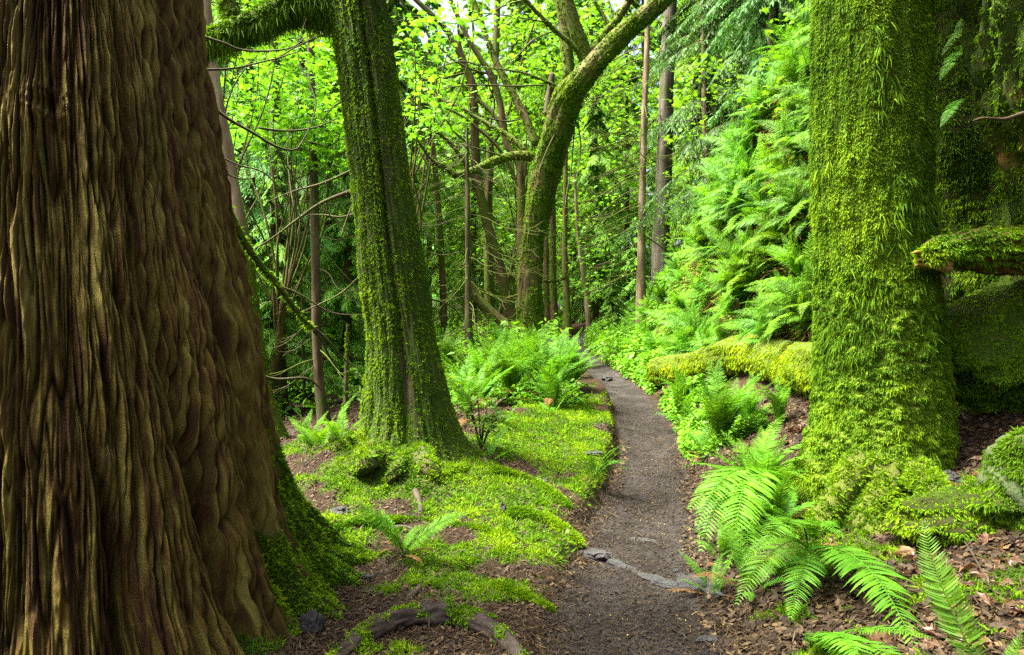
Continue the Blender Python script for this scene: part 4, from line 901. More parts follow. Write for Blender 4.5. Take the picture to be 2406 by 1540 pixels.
# lichen crusted wood at the frame edge
V, Q = blob(P(2480, 1120, 3.6), (.26, .35, .24), 60, 40, .18, 1.8, 7.7)
root = thing("lichen_log", "pale green lichen crusted log end beside the brown maple leaves", "log", P(2480, 1120, 3.6))
mk("trunk", V, Q, None, M_lichen, root, attrs=dict(var=np.full(len(V), .5), moss=sstep(-.3, .4, fbm(V[:, 0] * 5, V[:, 1] * 5, V[:, 2] * 5, 2))))
put_blades("moss", [moss_on(V, Q, 40000, lambda p, N: sstep(-.45, .2, fbm(p[:, 0] * 5, p[:, 1] * 5, p[:, 2] * 5, 2)), (.012, .035), .007, .8, .4, .8)], M_moss_yellow, root)
mossy_blob("mossy_hummock", "low mossy hummock on the slope between the shaggy tree and the upright frond", "hummock", on(2.35, 3.85, .02), (.34, .25, .13), M_rock, 90000, M_moss_ground, seed=4.4, amount=.8)
mossy_blob("mossy_hummock", "dark mossy hummock at the frame edge above dead leaves", "hummock", on(2.75, 3.6, .02), (.40, .25, .15), M_rock, 90000, M_moss_dark, seed=5.4, amount=.8)
for i, (tipx, tipy, bx, by, d) in enumerate([(2205, 190, 2290, 90, 5.9), (2208, 300, 2270, 230, 5.9), (2280, 200, 2390, 130, 5.4), (2290, 235, 2400, 190, 5.4), (2315, 255, 2395, 215, 5.3), (2240, 80, 2330, 10, 5.6), (2215, 130, 2310, 60, 5.7)]):
    root = thing("sword_fern", "lone dark fern frond hanging on the shaded rock face", "fern", P(bx, by, d), "fern fronds on the shaded rock face")
    put_frond(root, P(bx, by, d), P(tipx, tipy, d - .2), FM[i % 4])

# ---------------------------------------------------------------- roots, stones, sticks
ra = [G(760, 1590), G(825, 1525), G(878, 1492), G(955, 1466), G(1055, 1460), G(1140, 1484), G(1205, 1526), G(1258, 1600)]
ra = [np.array([p[0], p[1], gz(p[0], p[1]) + h]) for p, h in zip(ra, (-.01, .0, .012, .024, .026, .016, .0, -.03))]
root = thing("tree_root", "bare dark root arching out of the litter with moss on its back", "root", ra[0])
V, Q = Tube(ra, [.03, .048, .058, .054, .060, .046, .040, .022]).mesh(220, 44, lambda l, th, r: r * (.28 * fbm(np.cos(th) * 1.1 + l * 2, np.sin(th) * 1.1, l * 5, 3) + .12 * pn(np.cos(th) * 5, np.sin(th) * 5, l * 9) - .14 * np.exp(-np.abs(pn(np.cos(th) * 3.5 + l * 2, np.sin(th) * 3.5, l * 4) / .14))))
for pix, r_a in (([(905, 1482), (880, 1450), (862, 1410)], .026), ([(1120, 1474), (1160, 1450), (1190, 1440)], .022)):
    fk = [G(*q_) for q_ in pix]; fk = [np.array([q_[0], q_[1], gz(q_[0], q_[1]) + .012 - .02 * i]) for i, q_ in enumerate(fk)]
    Vf, Qf, _ = limb(fk, r_a, r_a * .4, 14, 30, .5); V, Q, _ = join([(V, Q, None), (Vf, Qf, None)])
mk("bark", V, Q, None, M_root, root, attrs=dict(var=np.clip(.4 + .4 * pn(V[:, 0] * 12, V[:, 1] * 60, V[:, 2] * 60), 0, 1), moss=sstep(.1, .5, fbm(V[:, 0] * 7, V[:, 1] * 7, 0, 2)) * .8))
put_blades("moss", [moss_on(V, Q, 40000, lambda p, N: sstep(-.05, .35, fbm(p[:, 0] * 7, p[:, 1] * 7, 0, 2)) * sstep(-.3, .2, N[:, 2]), (.012, .03), .006, .9, .1, .9)], M_moss_ground, root)
def ground_limb(name, label, cat, pix, r0, r1, mat, lift=.6, moss=0., n=0, group=None):
    pts = [G(*p) for p in pix]
    pts = [np.array([p[0], p[1], gz(p[0], p[1]) + r0 * lift]) for p in pts]
    V, Q, _ = limb(pts, r0, r1, 10, 12 * len(pts), .3, 3.0)
    at = dict(var=np.clip(.5 + .3 * pn(V[:, 0] * 20, V[:, 1] * 20, 0), 0, 1), moss=np.full(len(V), moss))
    if moss < .3: return tag(mk(name, V, Q, None, mat, None, attrs=at, origin=pts[0]), label, cat, group)
    root = thing(name, label, cat, pts[0], group)
    mk("bark", V, Q, None, mat, root, attrs=at)
    put_blades("moss", [moss_on(V, Q, int(26000 * len(pix) * r0 / .15), lambda p, N: sstep(-.4, .1, N[:, 2]) * sstep(-.9 + .5 * (1 - moss), -.2, fbm(p[:, 0] * 7, p[:, 1] * 7, 2.0, 2)), (.014, .034), .007, 1.0, .1, .9, .1, fq=9)], M_moss_ground, root)
    return root
for pix, r, mo, lab in [([(975, 1155), (985, 1180), (990, 1205)], .03, .1, "short bare root poking from the moss below the leaning trunk"), ([(1010, 1130), (1040, 1120), (1100, 1095)], .045, .9, "thick mossy root knuckle at the foot of the leaning trunk"), ([(780, 1250), (850, 1235), (930, 1228), (1030, 1235), (1120, 1245), (1180, 1265)], .035, .7, "long mossy root crossing the litter toward the path"), ([(1150, 1110), (1230, 1130), (1290, 1160), (1340, 1200)], .05, .85, "mossy root running from the leaning trunk down to the path edge"),
                        ([(1190, 1210), (1280, 1225), (1340, 1260), (1360, 1290)], .055, .8, "lowest mossy root edging the path"), ([(910, 1245), (950, 1240), (985, 1250)], .02, .0, "dark bare root loop in the moss by the small fern"), ([(960, 1410), (985, 1385), (995, 1365)], .022, .0, "bare brown root stub in the litter behind the arching root"), ([(1160, 1380), (1220, 1400), (1300, 1440)], .03, .5, "half buried mossy root beside the muddy path")]:
    ground_limb("tree_root", lab, "root", pix, r, r * .6, M_root, -.05 if mo > .3 else .1, mo)
for pix, r, lab, m_ in [([(1165, 965), (1205, 935), (1245, 910)], .022, "broken brown stick leaning among the mound ferns", M_bark_mid), ([(2135, 1150), (2200, 1205), (2270, 1290), (2330, 1400)], .006, "long thin twig lying across the mossy slope", M_twig), ([(2275, 1290), (2300, 1265), (2320, 1245)], .005, "short forked twig resting against the long thin twig", M_twig), ([(2050, 1110), (2100, 1140), (2140, 1155)], .005, "grey twig on moss below the shaggy trunk", M_twig)]:
    q = ground_limb("stick", lab, "stick", pix, r, r * .5, m_, 3.0 if r > .01 else 4)
mulch = [([(1430, 1305), (1480, 1330), (1520, 1345)], 0)]
random.seed(77)
for i in range(130):
    y = random.uniform(2.9, 9.5); x = float(path_x(y)) + random.uniform(-1.4, .6) * (1 if y < 5 else .35)
    a = random.uniform(0, 3.14); L = random.uniform(.06, .2)
    p0, p1 = on(x, y, .006), on(x + L * math.cos(a), y + L * math.sin(a), .006)
    pm = on((p0[0] + p1[0]) / 2 + random.uniform(-.02, .02), (p0[1] + p1[1]) / 2, .014)
    V, Q, _ = limb([p0, pm, p1], random.uniform(.0025, .006), .0015, 5, 10, .2)
    o = mk("twig", V, Q, None, M_twig, None, attrs=dict(var=np.full(len(V), random.random()), moss=np.zeros(len(V))), origin=p0)
    tag(o, "thin dark twig fallen on the muddy path or the litter beside it", "twig", "fallen twigs on and beside the path")
def stone(label, px, py, size, seed, mat=M_stone, group=None, sink=.3):
    c = G(px, py); c = on(c[0], c[1], size[2] * (1 - 2 * sink))
    V, Q = blob(c, size, 36, 24, .36, 1.5, seed, 4)
    o = mk("stone", V, Q, None, mat, None, attrs=dict(moss=np.zeros(len(V))), origin=c, smooth=False)
    return tag(o, label, "stone", group)
stone("angular grey stone on the litter near the root of the great cedar", 797, 1212, (.075, .05, .035), 1)
stone("small bluish stone on the moss at the leaning trunk", 1027, 1072, (.035, .03, .03), 2)
stone("flat dark stone on the mossy edge of the path", 1395, 1068, (.075, .05, .02), 3)
stone("grey stone in moss halfway along the mossy root", 1255, 1135, (.09, .05, .03), 4)
stone("upright thin grey stone sticking out of the moss", 1182, 1205, (.022, .03, .045), 5)
def slab(label, p0, p1, wd, h_, seed):
    a_, b_ = G(*p0), G(*p1); c = (a_ + b_) / 2; c = on(c[0], c[1], h_ * .12); L = np.linalg.norm((b_ - a_)[:2]) / 2 * 1.08; an = math.atan2(b_[1] - a_[1], b_[0] - a_[0])
    V, Q = blob((0, 0, 0), (L, wd, h_), 60, 30, .30, 1.9, seed, 4); V[:, 2] = np.minimum(V[:, 2], h_ * (.55 + .25 * pn(V[:, 0] * 14, V[:, 1] * 14, seed)))
    V = np.stack([V[:, 0] * math.cos(an) - V[:, 1] * math.sin(an) + c[0], V[:, 0] * math.sin(an) + V[:, 1] * math.cos(an) + c[1], V[:, 2] + c[2]], -1)
    tag(mk("stone", V, Q, None, M_stone, None, attrs=dict(moss=np.zeros(len(V))), origin=c, smooth=False), label, "stone")
slab("wet rock ledge at the mossy edge of the path, uppermost of the slanting row", (1345, 1278), (1432, 1318), .055, .035, 6)
slab("narrow wet rock rib second in the slanting row across the path", (1420, 1312), (1505, 1348), .035, .028, 7)
slab("longest wet rock rib third in the slanting row across the path", (1495, 1345), (1625, 1382), .045, .030, 8)
slab("rounded grey rock ending the slanting row at the ferny side of the path", (1600, 1378), (1690, 1402), .075, .06, 9)
slab("thin wet rock seam in the path above the slanting row of slabs", (1455, 1256), (1550, 1272), .03, .016, 10)
stone("pale flat stone at the lowest path edge", 1665, 1507, (.05, .03, .014), 11)
stone("small dark stone in litter under the small fern", 862, 1360, (.03, .02, .018), 12)
stone("dark pointed stone beside the cedar root", 735, 1480, (.05, .05, .06), 13)
stone("grey stone half sunk in the slope under the red brown leaves", 2215, 1140, (.11, .08, .06), 14)
stone("flat grey stone tucked in the slope beside the red brown leaves", 2250, 1230, (.12, .08, .03), 15)
stone("tiny pebble by the wet slab", 1590, 1345, (.02, .02, .014), 16)
stone("dark stone at the path side under the bright low plants", 1425, 895, (.10, .10, .07), 17)

# ---------------------------------------------------------------- dead leaves and litter
def maple_leaf_shape(cup=.1):
    """five lobes and a stalk, about 1 wide, stalk at the origin"""
    a = [(-2.2, .30), (-1.75, .52), (-1.45, .30), (-1.0, .72), (-.72, .44), (-.45, .62), (-.28, .46), (0, .86), (.28, .46), (.45, .62), (.72, .44), (1.0, .72), (1.45, .30), (1.75, .52), (2.2, .30)]
    V = [(0, .08, 0)] + [(r * math.sin(t), .08 + r * math.cos(t), 0) for t, r in a] + [(0, -.02, 0)]
    V = np.array(V, float); V[:, 2] = -cup * (V[:, 0] ** 2 + .6 * (V[:, 1] - .1) ** 2) * 2
    V[[2, 4, 8, 12, 14], 2] -= cup * .35
    n = len(a)
    T = [(0, i + 1, i) for i in range(1, n)] + [(0, 1, n + 1), (0, n + 1, n)]
    return V, np.array(T)
def crumple(seed):
    V, T = maple_leaf_shape(.25)
    r_ = np.random.default_rng(seed)
    # a finer sheet so that it can curl
    a, b_, c = V[T[:, 0]], V[T[:, 1]], V[T[:, 2]]
    W = []; TT = []
    for i in range(len(T)):
        m1, m2, m3 = (a[i] + b_[i]) / 2, (b_[i] + c[i]) / 2, (a[i] + c[i]) / 2
        k_ = len(W); W += [a[i], b_[i], c[i], m1, m2, m3]; TT += [(k_, k_ + 3, k_ + 5), (k_ + 3, k_ + 1, k_ + 4), (k_ + 5, k_ + 4, k_ + 2), (k_ + 3, k_ + 4, k_ + 5)]
    W = np.array(W)
    W[:, 2] += .16 * pn(W[:, 0] * 2.5 + seed, W[:, 1] * 2.5, seed * .7) + .10 * pn(W[:, 0] * 6, W[:, 1] * 6 + seed, 1.0) + .2 * abs(W[:, 0]) * r_.uniform(-.5, 1)
    return mesh_data("dead_leaf", W, None, np.array(TT), M_dead_leaf, True, dict(var=np.full(len(W), r_.random())))
DL = [crumple(s) for s in range(7)]
random.seed(8)
spots = [(2340, 1105, .2), (2290, 930, .22), (2330, 945, .2), (2260, 985, .16), (2195, 1070, .14), (2150, 1300, .12), (2095, 1360, .16), (2200, 1370, .16), (2290, 1340, .18), (2350, 1380, .16), (2060, 1110, .12), (1850, 985, .14), (1880, 1010, .14), (1900, 980, .12), (2140, 1240, .1)]
for i in range(150):
    spots.append((random.uniform(2060, 2420), random.uniform(920, 1540), random.uniform(.06, .13)) if i % 3 else (random.uniform(1790, 1930), random.uniform(950, 1090), random.uniform(.07, .12)))
for i, (px, py, s) in enumerate(spots):
    q = G(px, py); q = on(q[0], q[1], .012)
    o = link("dead_leaf", DL[i % 7]); o.location = q; o.scale = (s, s, s); o.rotation_euler = (random.uniform(-.7, .5), random.uniform(-.5, .5), random.uniform(0, 6.28))
    if i == 0: tag(o, "large red brown maple leaf lying open on the slope above the grey stone", "leaf")
    elif i == 1: tag(o, "broad tan maple leaf propped upright in the corner between tree and rock", "leaf")
    else: tag(o, "brown curled maple leaf on the ground around the shaggy mossy tree", "leaf", "fallen brown maple leaves round the shaggy tree")

def litter(n, x0, x1, y0, y1, L, W, keep, vr=(0, 1), pw=1.0, flat=.25, lift=.004):
    x = rng.uniform(x0, x1, n); y = y0 + (y1 - y0) * rng.random(n) ** pw
    m = rng.random(n) < keep(x, y); x, y = x[m], y[m]; n = len(x)
    e = .02
    N = nrm(np.stack([hgt(x - e, y) - hgt(x + e, y), hgt(x, y - e) - hgt(x, y + e), np.full(n, 2 * e)], -1))
    a = rng.uniform(0, 6.28, n)
    D = np.stack([np.cos(a), np.sin(a), np.zeros(n)], -1); D = nrm(D - N * np.sum(D * N, 1)[:, None] + N * rng.normal(.03, flat, n)[:, None])
    p = np.stack([x, y, hgt(x, y) + lift + rng.uniform(0, .008, n)], -1)
    return blades(p, D, rng.uniform(*L, n), rng.uniform(*W, n), N * rng.normal(0, .15, n)[:, None], 2, rng.uniform(*vr, n), nrm(np.cross(D, N + rng.normal(size=(n, 3)) * .4)))
off = lambda x, y: np.clip((np.abs(x - path_x(y)) - path_hw(y) + .12) / .15, 0, 1) * (1 - .6 * moss_mask(x, y))
onp = lambda x, y: 1 - sstep(-.1, .1, np.abs(x - path_x(y)) - path_hw(y))
o = put_blades("leaf_litter", [litter(70000, -2.4, 1.2, 2.6, 8.5, (.02, .07), (.0018, .004), off, (0, .92), 1.4), litter(26000, -2.4, 1.2, 2.6, 8, (.012, .035), (.008, .02), off, (0, .85), 1.3), litter(45000, .9, 4.2, 2.2, 8.5, (.02, .07), (.002, .005), off, (0, .9), 1.2), litter(30000, .9, 4.2, 2.2, 8.5, (.02, .055), (.012, .032), off, (0, .85), 1.2),
                               litter(60000, -.6, 2.4, 2.6, 12, (.015, .055), (.002, .0045), onp, (0, .48), 1.5, .15), litter(36000, -.6, 2.4, 2.6, 11, (.008, .024), (.005, .013), onp, (0, .48), 1.5, .2), litter(20000, -7, 0, 7, 16, (.04, .12), (.01, .03), off, (0, .8))], M_litter)
kind(o, "stuff")
o = put_blades("fallen_blossoms", [litter(3600, -.8, 2.4, 2.6, 11, (.004, .011), (.003, .007), lambda x, y: (onp(x, y) * .7 + .3) * sstep(-.3, .6, fbm(x * 2.5, y * 2.5, 1.0, 2)), (.95, 1), 1.3, .1, .008)], M_litter)
kind(o, "stuff")

# ---------------------------------------------------------------- low green plants
def low_plants(n, xs, ys, hs, L, W, keep=None, pw=1.0):
    y = ys[0] + (ys[1] - ys[0]) * rng.random(n) ** pw; x = xs(y, n)
    if keep is not None: m = rng.random(n) < keep(x, y); x, y = x[m], y[m]
    m = ~by_log(x, y); x, y = x[m], y[m]; n = len(x)
    p = np.stack([x, y, hgt(x, y) + rng.uniform(*hs, n) * (.6 + .8 * np.clip(.5 + fbm(x * 2, y * 2, 3, 2), 0, 1))], -1)
    a = rng.uniform(0, 6.28, n); D = nrm(np.stack([np.cos(a), np.sin(a), rng.uniform(-.5, .35, n)], -1))
    return blades(p, D, rng.uniform(*L, n), rng.uniform(*W, n), DOWN * .25 + 0 * D, 2, np.clip(rng.normal(.5, .2, n) + .3 * fbm(x * 2, y * 2, 5, 2), 0, 1), nrm(np.cross(D, np.array([0, 0, 1.0]) + rng.normal(size=(n, 3)) * .35)))
rightside = lambda a, b_: (lambda y, n: path_x(y) + path_hw(y) + a + (b_ - a) * rng.random(n))
thick = lambda x, y: sstep(-.35, .2, fbm(x * 1.1, y * 1.1, 2.0, 2))
o = put_blades("undergrowth", [low_plants(26000, rightside(.05, .9), (9.5, 16), (.02, .24), (.04, .09), (.025, .05)), low_plants(30000, rightside(.0, 3.5), (14, 32), (.02, .4), (.06, .14), (.04, .08)), low_plants(16000, rightside(.0, .8), (7.0, 10.5), (.01, .14), (.03, .06), (.02, .035), lambda x, y: sstep(-.5, .3, fbm(x * 2, y * 2, 7.0, 2))),
                               low_plants(36000, lambda y, n: rng.uniform(-14, 1.2, n), (12, 34), (.02, .5), (.08, .2), (.04, .09), thick), low_plants(7000, lambda y, n: rng.uniform(-1.5, .9, n), (9, 14), (.02, .2), (.05, .1), (.025, .05))], M_under)
kind(o, "stuff")
bankx = lambda a, b_: (lambda y, n: bank_x(y) + a + (b_ - a) * rng.random(n))
gap = lambda x, y: sstep(-.45, .05, fbm(x * 1.7, y * 1.2, hgt(x, y) * 1.2, 2))
o = put_blades("bank_undergrowth", [low_plants(60000, bankx(-.2, 1.1), (6.8, 15), (.02, .32), (.05, .11), (.03, .06), gap), low_plants(30000, bankx(-.3, 3), (15, 30), (.02, .4), (.08, .15), (.05, .08), gap)], M_under)
kind(o, "stuff")
# dead fern skirts on the bank
o = put_blades("dead_leaves", [low_plants(16000, bankx(-.2, .8), (7, 16), (.0, .12), (.15, .4), (.006, .016))], M_dead_frond)
kind(o, "stuff")

# ---------------------------------------------------------------- conifers
def conifer_crown(seed, H=13.0, Rm=2.4, zb=1.0, nb=95, ks=13, kl=8, droop=.55):
    r_ = np.random.default_rng(seed)
    z = zb + (H - zb) * np.sort(r_.random(nb) ** .9); az = r_.uniform(0, 6.283, nb)
    l = Rm * (1 - (z - zb) / (H - zb + .3)) ** .75 * r_.uniform(.55, 1.1, nb)
    bd = np.stack([np.cos(az), np.sin(az), r_.uniform(-.1, .25, nb)], -1); bd = nrm(bd)
    sdv = np.stack([-np.sin(az), np.cos(az), np.zeros(nb)], -1)
    t = np.linspace(.18, 1, ks)[None, :] + r_.uniform(-.03, .03, (nb, ks))
    base = np.stack([0 * z, 0 * z, z], -1)[:, None, :]
    bp = base + bd[:, None, :] * (l[:, None] * t)[..., None] + DOWN * (droop * l[:, None] * t ** 2)[..., None]
    bt = nrm(bd[:, None, :] + DOWN * (2 * droop * t)[..., None])
    Ps, Ds, Ls = [], [], []
    for sg in (-1, 1):
        sl = (.34 * (1 - .72 * t) + .05) * l[:, None] * r_.uniform(.75, 1.2, t.shape)
        sdir = nrm(bt * .8 + sg * sdv[:, None, :] * .75 + DOWN * r_.uniform(.1, .45, t.shape)[..., None])
        u = np.linspace(.1, 1, kl)
        sp = bp[:, :, None, :] + sdir[:, :, None, :] * (sl[..., None] * u)[..., None] + DOWN * (.35 * sl[..., None] * u ** 2)[..., None]
        for s2 in (-1, 1):
            side2 = nrm(np.cross(sdir, np.array([0, 0, 1.0])))
            ld = nrm(sdir[:, :, None, :] * .8 + s2 * side2[:, :, None, :] * .7 + r_.normal(0, .14, sp.shape) + DOWN * .25)
            Ps.append(sp.reshape(-1, 3)); Ds.append(ld.reshape(-1, 3)); Ls.append((r_.uniform(.09, .19, sp.shape[:3]) * (1.1 - .5 * u)).reshape(-1))
    Pb = np.vstack(Ps); D = np.vstack(Ds); L = np.concatenate(Ls)
    V, Q, T, var = blades(Pb, D, L, L * .20 + .006, DOWN * .3 + 0 * D, 2, np.clip(.5 + r_.normal(0, .12, len(Pb)) + .25 * fbm(Pb[:, 0], Pb[:, 1], Pb[:, 2], 2), 0, 1), nrm(np.cross(D, np.array([0, 0, 1.0]) + r_.normal(size=D.shape) * .3)))
    wood = [limb([(0, 0, -.4), (.02, .02, H * .3), (0, 0, H * .7), (0, 0, H)], .14, .02, 10, 30, .1)]
    for i in range(nb):
        tt = np.linspace(0, .95, 4); pp = np.array([0, 0, z[i]]) + bd[i] * (l[i] * tt)[:, None] + DOWN * (droop * l[i] * tt ** 2)[:, None]
        wood.append(limb(pp, .018, .004, 4, 5, 0))
    Vw, Qw, _ = join(wood)
    return mesh_data("crown", V, Q, T, M_conifer, False, dict(var=var)), mesh_data("trunk", Vw, Qw, None, M_bark_mid, True, dict(var=np.full(len(Vw), .45), moss=np.full(len(Vw), .25)))
CN = [conifer_crown(31, 14, 2.6), conifer_crown(32, 12, 2.2, .6, 110, 12, 7, .7), conifer_crown(33, 16, 3.0, 1.5, 120, 13, 8, .45), conifer_crown(34, 5, 1.3, .2, 60, 10, 6, .5)]
def conifer(i, x, y, s, label, group, rz=None, mat=None):
    root = thing("conifer_tree", label, "tree", (x, y, gz(x, y) - .1), group)
    link("trunk", CN[i][1], root); cr_ = link("crown", CN[i][0], root)
    if mat: cr_.material_slots[0].link = 'OBJECT'; cr_.material_slots[0].material = mat
    root.rotation_euler = (0, 0, random.uniform(0, 6.28) if rz is None else rz); root.scale = (s, s, s)
random.seed(14)
gl = "green hemlock among the drooping conifers beyond the dim slope"
for x, y, s, i in [(-5.2, 14.5, 1, 1), (-6.8, 16.5, 1.1, 0), (-4.4, 17.5, .95, 1), (-5.8, 20, 1.2, 2), (-7.8, 21, 1.1, 0), (-3.6, 21.5, 1.0, 1), (-9.5, 24, 1.3, 0), (-6.2, 25.5, 1.3, 2), (-4.2, 27, 1.2, 0), (-10, 31, 1.4, 0), (-7, 32, 1.4, 1), (-5.3, 12.2, 1.0, 3), (-4.1, 12.8, .9, 3), (-3.0, 18.5, .9, 3), (-4.9, 15.6, 1.1, 3), (-3.4, 15.2, 1.0, 3), (-6.2, 14.2, 1.2, 3)]:
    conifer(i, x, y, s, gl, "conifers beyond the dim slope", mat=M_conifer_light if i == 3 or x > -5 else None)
gl = "pale green conifer in the far forest beyond the bend of the trail"
for x, y, s, i in [(-1.6, 30, 1.1, 0), (.6, 34, 1.2, 2), (3.4, 29.5, .9, 1), (5.2, 33, 1.1, 0), (2.2, 40, 1.4, 2), (-2.5, 38, 1.3, 1), (6.8, 38, 1.3, 2), (4.8, 44, 1.5, 0), (0, 46, 1.5, 2), (-5, 44, 1.5, 0), (8.5, 30, 1.2, 1), (9.5, 35, 1.4, 2), (11, 42, 1.5, 0), (3.6, 25.5, .55, 3), (4.6, 27, .8, 3), (-9, 42, 1.5, 2), (-14, 40, 1.6, 0), (14, 46, 1.6, 2), (7.0, 26.5, 1.0, 1), (3.1, 22.5, .45, 3)]:
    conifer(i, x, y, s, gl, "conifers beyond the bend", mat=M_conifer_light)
gl = "dark conifer on top of the ferny bank"
for x, y, s, i in [(5.0, 14, .9, 1), (6.0, 17.5, 1.0, 2), (5.6, 21, 1.1, 0), (7.0, 13, 1.1, 2), (8.2, 19, 1.2, 0), (7.4, 23, 1.2, 1), (9.5, 15, 1.2, 0), (10, 23, 1.3, 2), (6.2, 10.5, .9, 1)]:
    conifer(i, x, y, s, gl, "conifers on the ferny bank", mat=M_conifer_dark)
# the wooded slope far behind, one mass
fv, fq, ft, fa = [], [], [], []
src = CN[2][0]; n = len(src.vertices); co = np.empty(n * 3, np.float32); src.vertices.foreach_get("co", co); co = co.reshape(-1, 3)
r_ = np.random.default_rng(50)
Pb, D, L = [], [], []
for i in range(70):
    a = r_.uniform(-.95, .95); d = r_.uniform(50, 85); x, y = d * math.sin(a), d * math.cos(a); H = r_.uniform(16, 30); g_ = gz(x, y)
    m = 700; t = r_.random(m) ** .8; rad = (1 - t) ** .8 * H * .17 * np.sqrt(r_.random(m)); an = r_.uniform(0, 6.28, m)
    Pb.append(np.stack([x + rad * np.cos(an), y + rad * np.sin(an), g_ + .5 + t * H], -1)); D.append(np.stack([np.cos(an), np.sin(an), np.full(m, -.5)], -1)); L.append(r_.uniform(.6, 1.5, m))
Pb, D, L = np.vstack(Pb), nrm(np.vstack(D)), np.concatenate(L)
kind(put_blades("far_forest", [blades(Pb, D, L, L * .45, DOWN * .4 + 0 * D, 2)], M_conifer), "stuff")

# ---------------------------------------------------------------- maples in fresh leaf
LV, LTt = maple_leaf_shape(.12)
def leaves(C, up, yaw, size, var):
    n = len(C)
    z = nrm(up); y = np.stack([np.cos(yaw), np.sin(yaw), np.zeros(n)], -1); y = nrm(y - z * np.sum(y * z, 1)[:, None]); x = np.cross(y, z)
    V = C[:, None, :] + size[:, None, None] * (x[:, None, :] * LV[None, :, 0, None] + y[:, None, :] * LV[None, :, 1, None] + z[:, None, :] * LV[None, :, 2, None])
    T = (np.arange(n) * len(LV))[:, None, None] + LTt[None]
    return V.reshape(-1, 3), T.reshape(-1, 3), np.repeat(var, len(LV))
def maple_crown(centres, per, rad, size, seed, thin=.28):
    r_ = np.random.default_rng(seed)
    Cs = []
    for c, k_ in zip(centres, rad):
        p = r_.normal(size=(per, 3)) * [.55, .55, thin]
        Cs.append(np.asarray(c) + p * k_)
    C = np.vstack(Cs); n = len(C)
    up = nrm(np.array([0, 0, 1.0]) + r_.normal(size=(n, 3)) * .42)
    return leaves(C, up, r_.uniform(0, 6.28, n), r_.uniform(*size, n), np.clip(r_.normal(.5, .2, n), 0, 1))
def maple(label, base, centres, rad, per, size, seed, group=None, stems=True):
    base = on(base[0], base[1], -.1)
    root = thing("maple_tree", label, "tree", base, group)
    V, T, var = maple_crown(centres, per, rad, size, seed)
    mk("crown", V, None, T, M_maple, root, False, dict(var=var))
    parts = []; r_ = np.random.default_rng(seed)
    cm = np.mean(centres, axis=0)
    fork = base + (cm - base) * np.array([.7, .7, .45])
    parts.append(limb([base, base + (fork - base) * .5 + [.1, 0, .2], fork], .07, .045, 10, 24, .15))
    for c in centres:
        j = r_.integers(3, 10); f0 = base + (fork - base) * (.45 + .055 * j); m1 = f0 + (c - f0) * .35 + [*r_.normal(0, .18, 2), .25]; m2 = f0 + (c - f0) * .7 + [*r_.normal(0, .15, 2), .15]
        parts.append(limb([f0, m1, m2, c], .020, .005, 6, 18, .2))
    Vw, Qw, _ = join(parts)
    mk("trunk", Vw, Qw, None, M_bark_moss, root, attrs=dict(var=np.full(len(Vw), .5), moss=np.full(len(Vw), .4)))
    return root
def cl(pix, d0, d1, seed):
    r_ = np.random.default_rng(seed); return [P(a, b_, r_.uniform(d0, d1)) for a, b_ in pix]
c_ = cl([(600, 250), (660, 200), (720, 180), (760, 240), (700, 290), (640, 330), (580, 320), (740, 330), (790, 290), (680, 130), (740, 110), (600, 160), (830, 240), (780, 150), (720, 260), (770, 380), (560, 270)], 10, 13, 1)
maple("bright young maple glowing in the gap under the shaggy limb", (-4.4, 12.8), c_, [.55] * len(c_), 130, (.065, .13), 2)
c_ = cl([(500, 20), (540, 60), (600, 20), (660, 70), (560, -40), (480, -30), (620, 110)], 9, 11, 7)
maple("leafy maple showing above the shaggy limb next to the great cedar", (-4.6, 10.2), c_, [.5] * len(c_), 70, (.06, .12), 8)
c_ = cl([(600, 560), (640, 640), (700, 600), (740, 690), (790, 760), (690, 760), (620, 780), (760, 540), (800, 620)], 14, 17, 17)
maple("young maple with scattered bright leaves low in the dim gap beyond the leaning trunk", (-5.2, 16.5), c_, [.7] * len(c_), 45, (.08, .15), 18)
c_ = cl([(1030, 520), (1080, 600), (1130, 480), (1180, 560), (1060, 680), (1150, 640), (1200, 470), (1320, 520), (1360, 600), (1400, 480), (1420, 580), (1340, 680), (1440, 660)], 24, 29, 19)
maple("pale green young maple filling the thicket round the forked maple foot", (.2, 26.5), c_, [1.1] * len(c_), 90, (.10, .19), 20)
c_ = cl([(970, 60), (1000, 120), (1040, 60), (990, 190), (1020, 240), (970, 260), (1080, 20), (1120, 50), (960, 150), (1010, 300), (960, 330)], 9.5, 12, 3)
maple("maple with sparse fresh leaves hanging against the white sky", (-2.2, 11.5), c_, [.45] * len(c_), 50, (.06, .115), 4)
c_ = cl([(1120, 140), (1180, 80), (1250, 60), (1300, 120), (1230, 160), (1160, 220), (1260, 230), (1100, 260), (1330, 60), (1400, 30), (1380, 90), (1210, 300), (1090, 330), (1330, 160), (1440, 150), (1140, 0), (1480, 60), (1300, 0)], 21, 25, 5)
maple("sunlit maple whose pale leaves fill the space behind the forked maple", (-.6, 24.5), c_, [1.0] * len(c_), 150, (.10, .19), 6)
gl = "light green broadleaf tree filling the depth of the forest"
random.seed(31)
for x, y in [(-3.5, 29), (-8, 27), (-1, 36), (4, 37), (-12, 33), (7.5, 43), (-5.5, 37), (2.5, 31.5), (1, 52), (-16, 44), (10, 50), (-8, 48)]:
    g_ = gz(x, y); nC = 22
    c_ = [np.array([x + random.gauss(0, 2.3), y + random.gauss(0, 1.6), g_ + random.uniform(2.0, 12)]) for _ in range(nC)]
    maple(gl, (x, y), c_, [1.5] * nC, 110, (.15, .27), int(100 + x * 7 + y), "broadleaf trees deep in the forest")
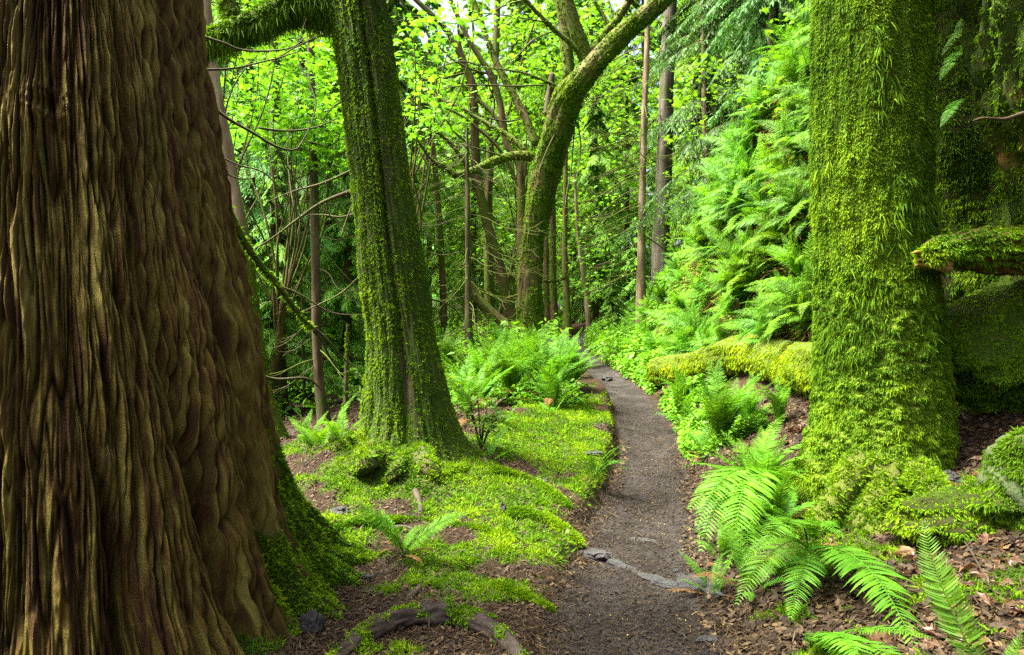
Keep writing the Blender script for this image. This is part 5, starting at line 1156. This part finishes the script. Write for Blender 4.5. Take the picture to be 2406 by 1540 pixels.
# shrubs of big bright leaves on the bank and by the trunks
def shrub(label, base, tips, per, rad, size, seed, group=None, name="leafy_shrub"):
    root = thing(name, label, "shrub", base, group)
    V, T, var = maple_crown(tips, per, [rad] * len(tips), size, seed, .4)
    mk("foliage", V, None, T, M_maple, root, False, dict(var=var))
    parts = []
    for c in tips: parts.append(limb([base, (np.asarray(base) + c) / 2 + [0, 0, .1], c], .010, .004, 5, 10, .1))
    Vw, Qw, _ = join(parts); mk("stem", Vw, Qw, None, M_twig, root, attrs=dict(var=np.full(len(Vw), .5), moss=np.full(len(Vw), .2)))
for lab, pix, d in [("tall salmonberry like shrub with bright leaves leaning from the bank before the grey conifer trunk", [(1620, 180), (1650, 150), (1700, 170), (1610, 240), (1680, 230), (1730, 200), (1640, 300), (1590, 330)], 13.5), ("leafy shrub low on the bank crest beside the conifer trunks", [(1590, 400), (1620, 430), (1570, 480), (1600, 520), (1560, 560)], 16),
                    ("bright leafy shrub high on the bank close to the shaggy trunk", [(1850, 60), (1880, 110), (1830, 150), (1790, 230), (1870, 190), (1890, 30)], 10)]:
    tips = [P(a, b_, d + random.uniform(-.4, .4)) for a, b_ in pix]
    bx = float(np.mean([t[0] for t in tips])) + .25
    shrub(lab, on(bx, d + .2), tips, 26, .30, (.06, .12), int(d * 10))
q = G(1130, 1060)
shrub("small dark stemmed bush with long leaves at the foot of the leaning mossy trunk", on(q[0], q[1]), [P(a, b_, q[1] + random.uniform(-.2, .2)) for a, b_ in [(1120, 930), (1090, 960), (1150, 950), (1180, 985), (1140, 1000), (1170, 1020), (1080, 900)]], 14, .10, (.04, .08), 61)

def shade_leaves(root, mat, n_sprays, c, ext, size, seed):
    r_ = np.random.default_rng(seed)
    C = np.asarray(c) + r_.uniform(-1, 1, (n_sprays, 3)) * np.asarray(ext)
    Pb = np.repeat(C, 40, 0) + r_.normal(size=(n_sprays * 40, 3)) * [.5, .5, .12]
    D = nrm(r_.normal(size=Pb.shape) * [1, 1, .3] + DOWN * .3); L = r_.uniform(*size, len(Pb))
    put_blades("crown", [blades(Pb, D, L, L * .35, DOWN * .3 + 0 * D, 2)], mat, root)
shade_leaves(tree_b, M_maple, 170, (3.7, 6.2, 7.0), (1.5, 1.5, 1.0), (.2, .4), 72)  # unseen leaves added above the view to shade the mossy rock
print("objects", len(bpy.data.objects), "verts", sum(len(m.vertices) for m in bpy.data.meshes))
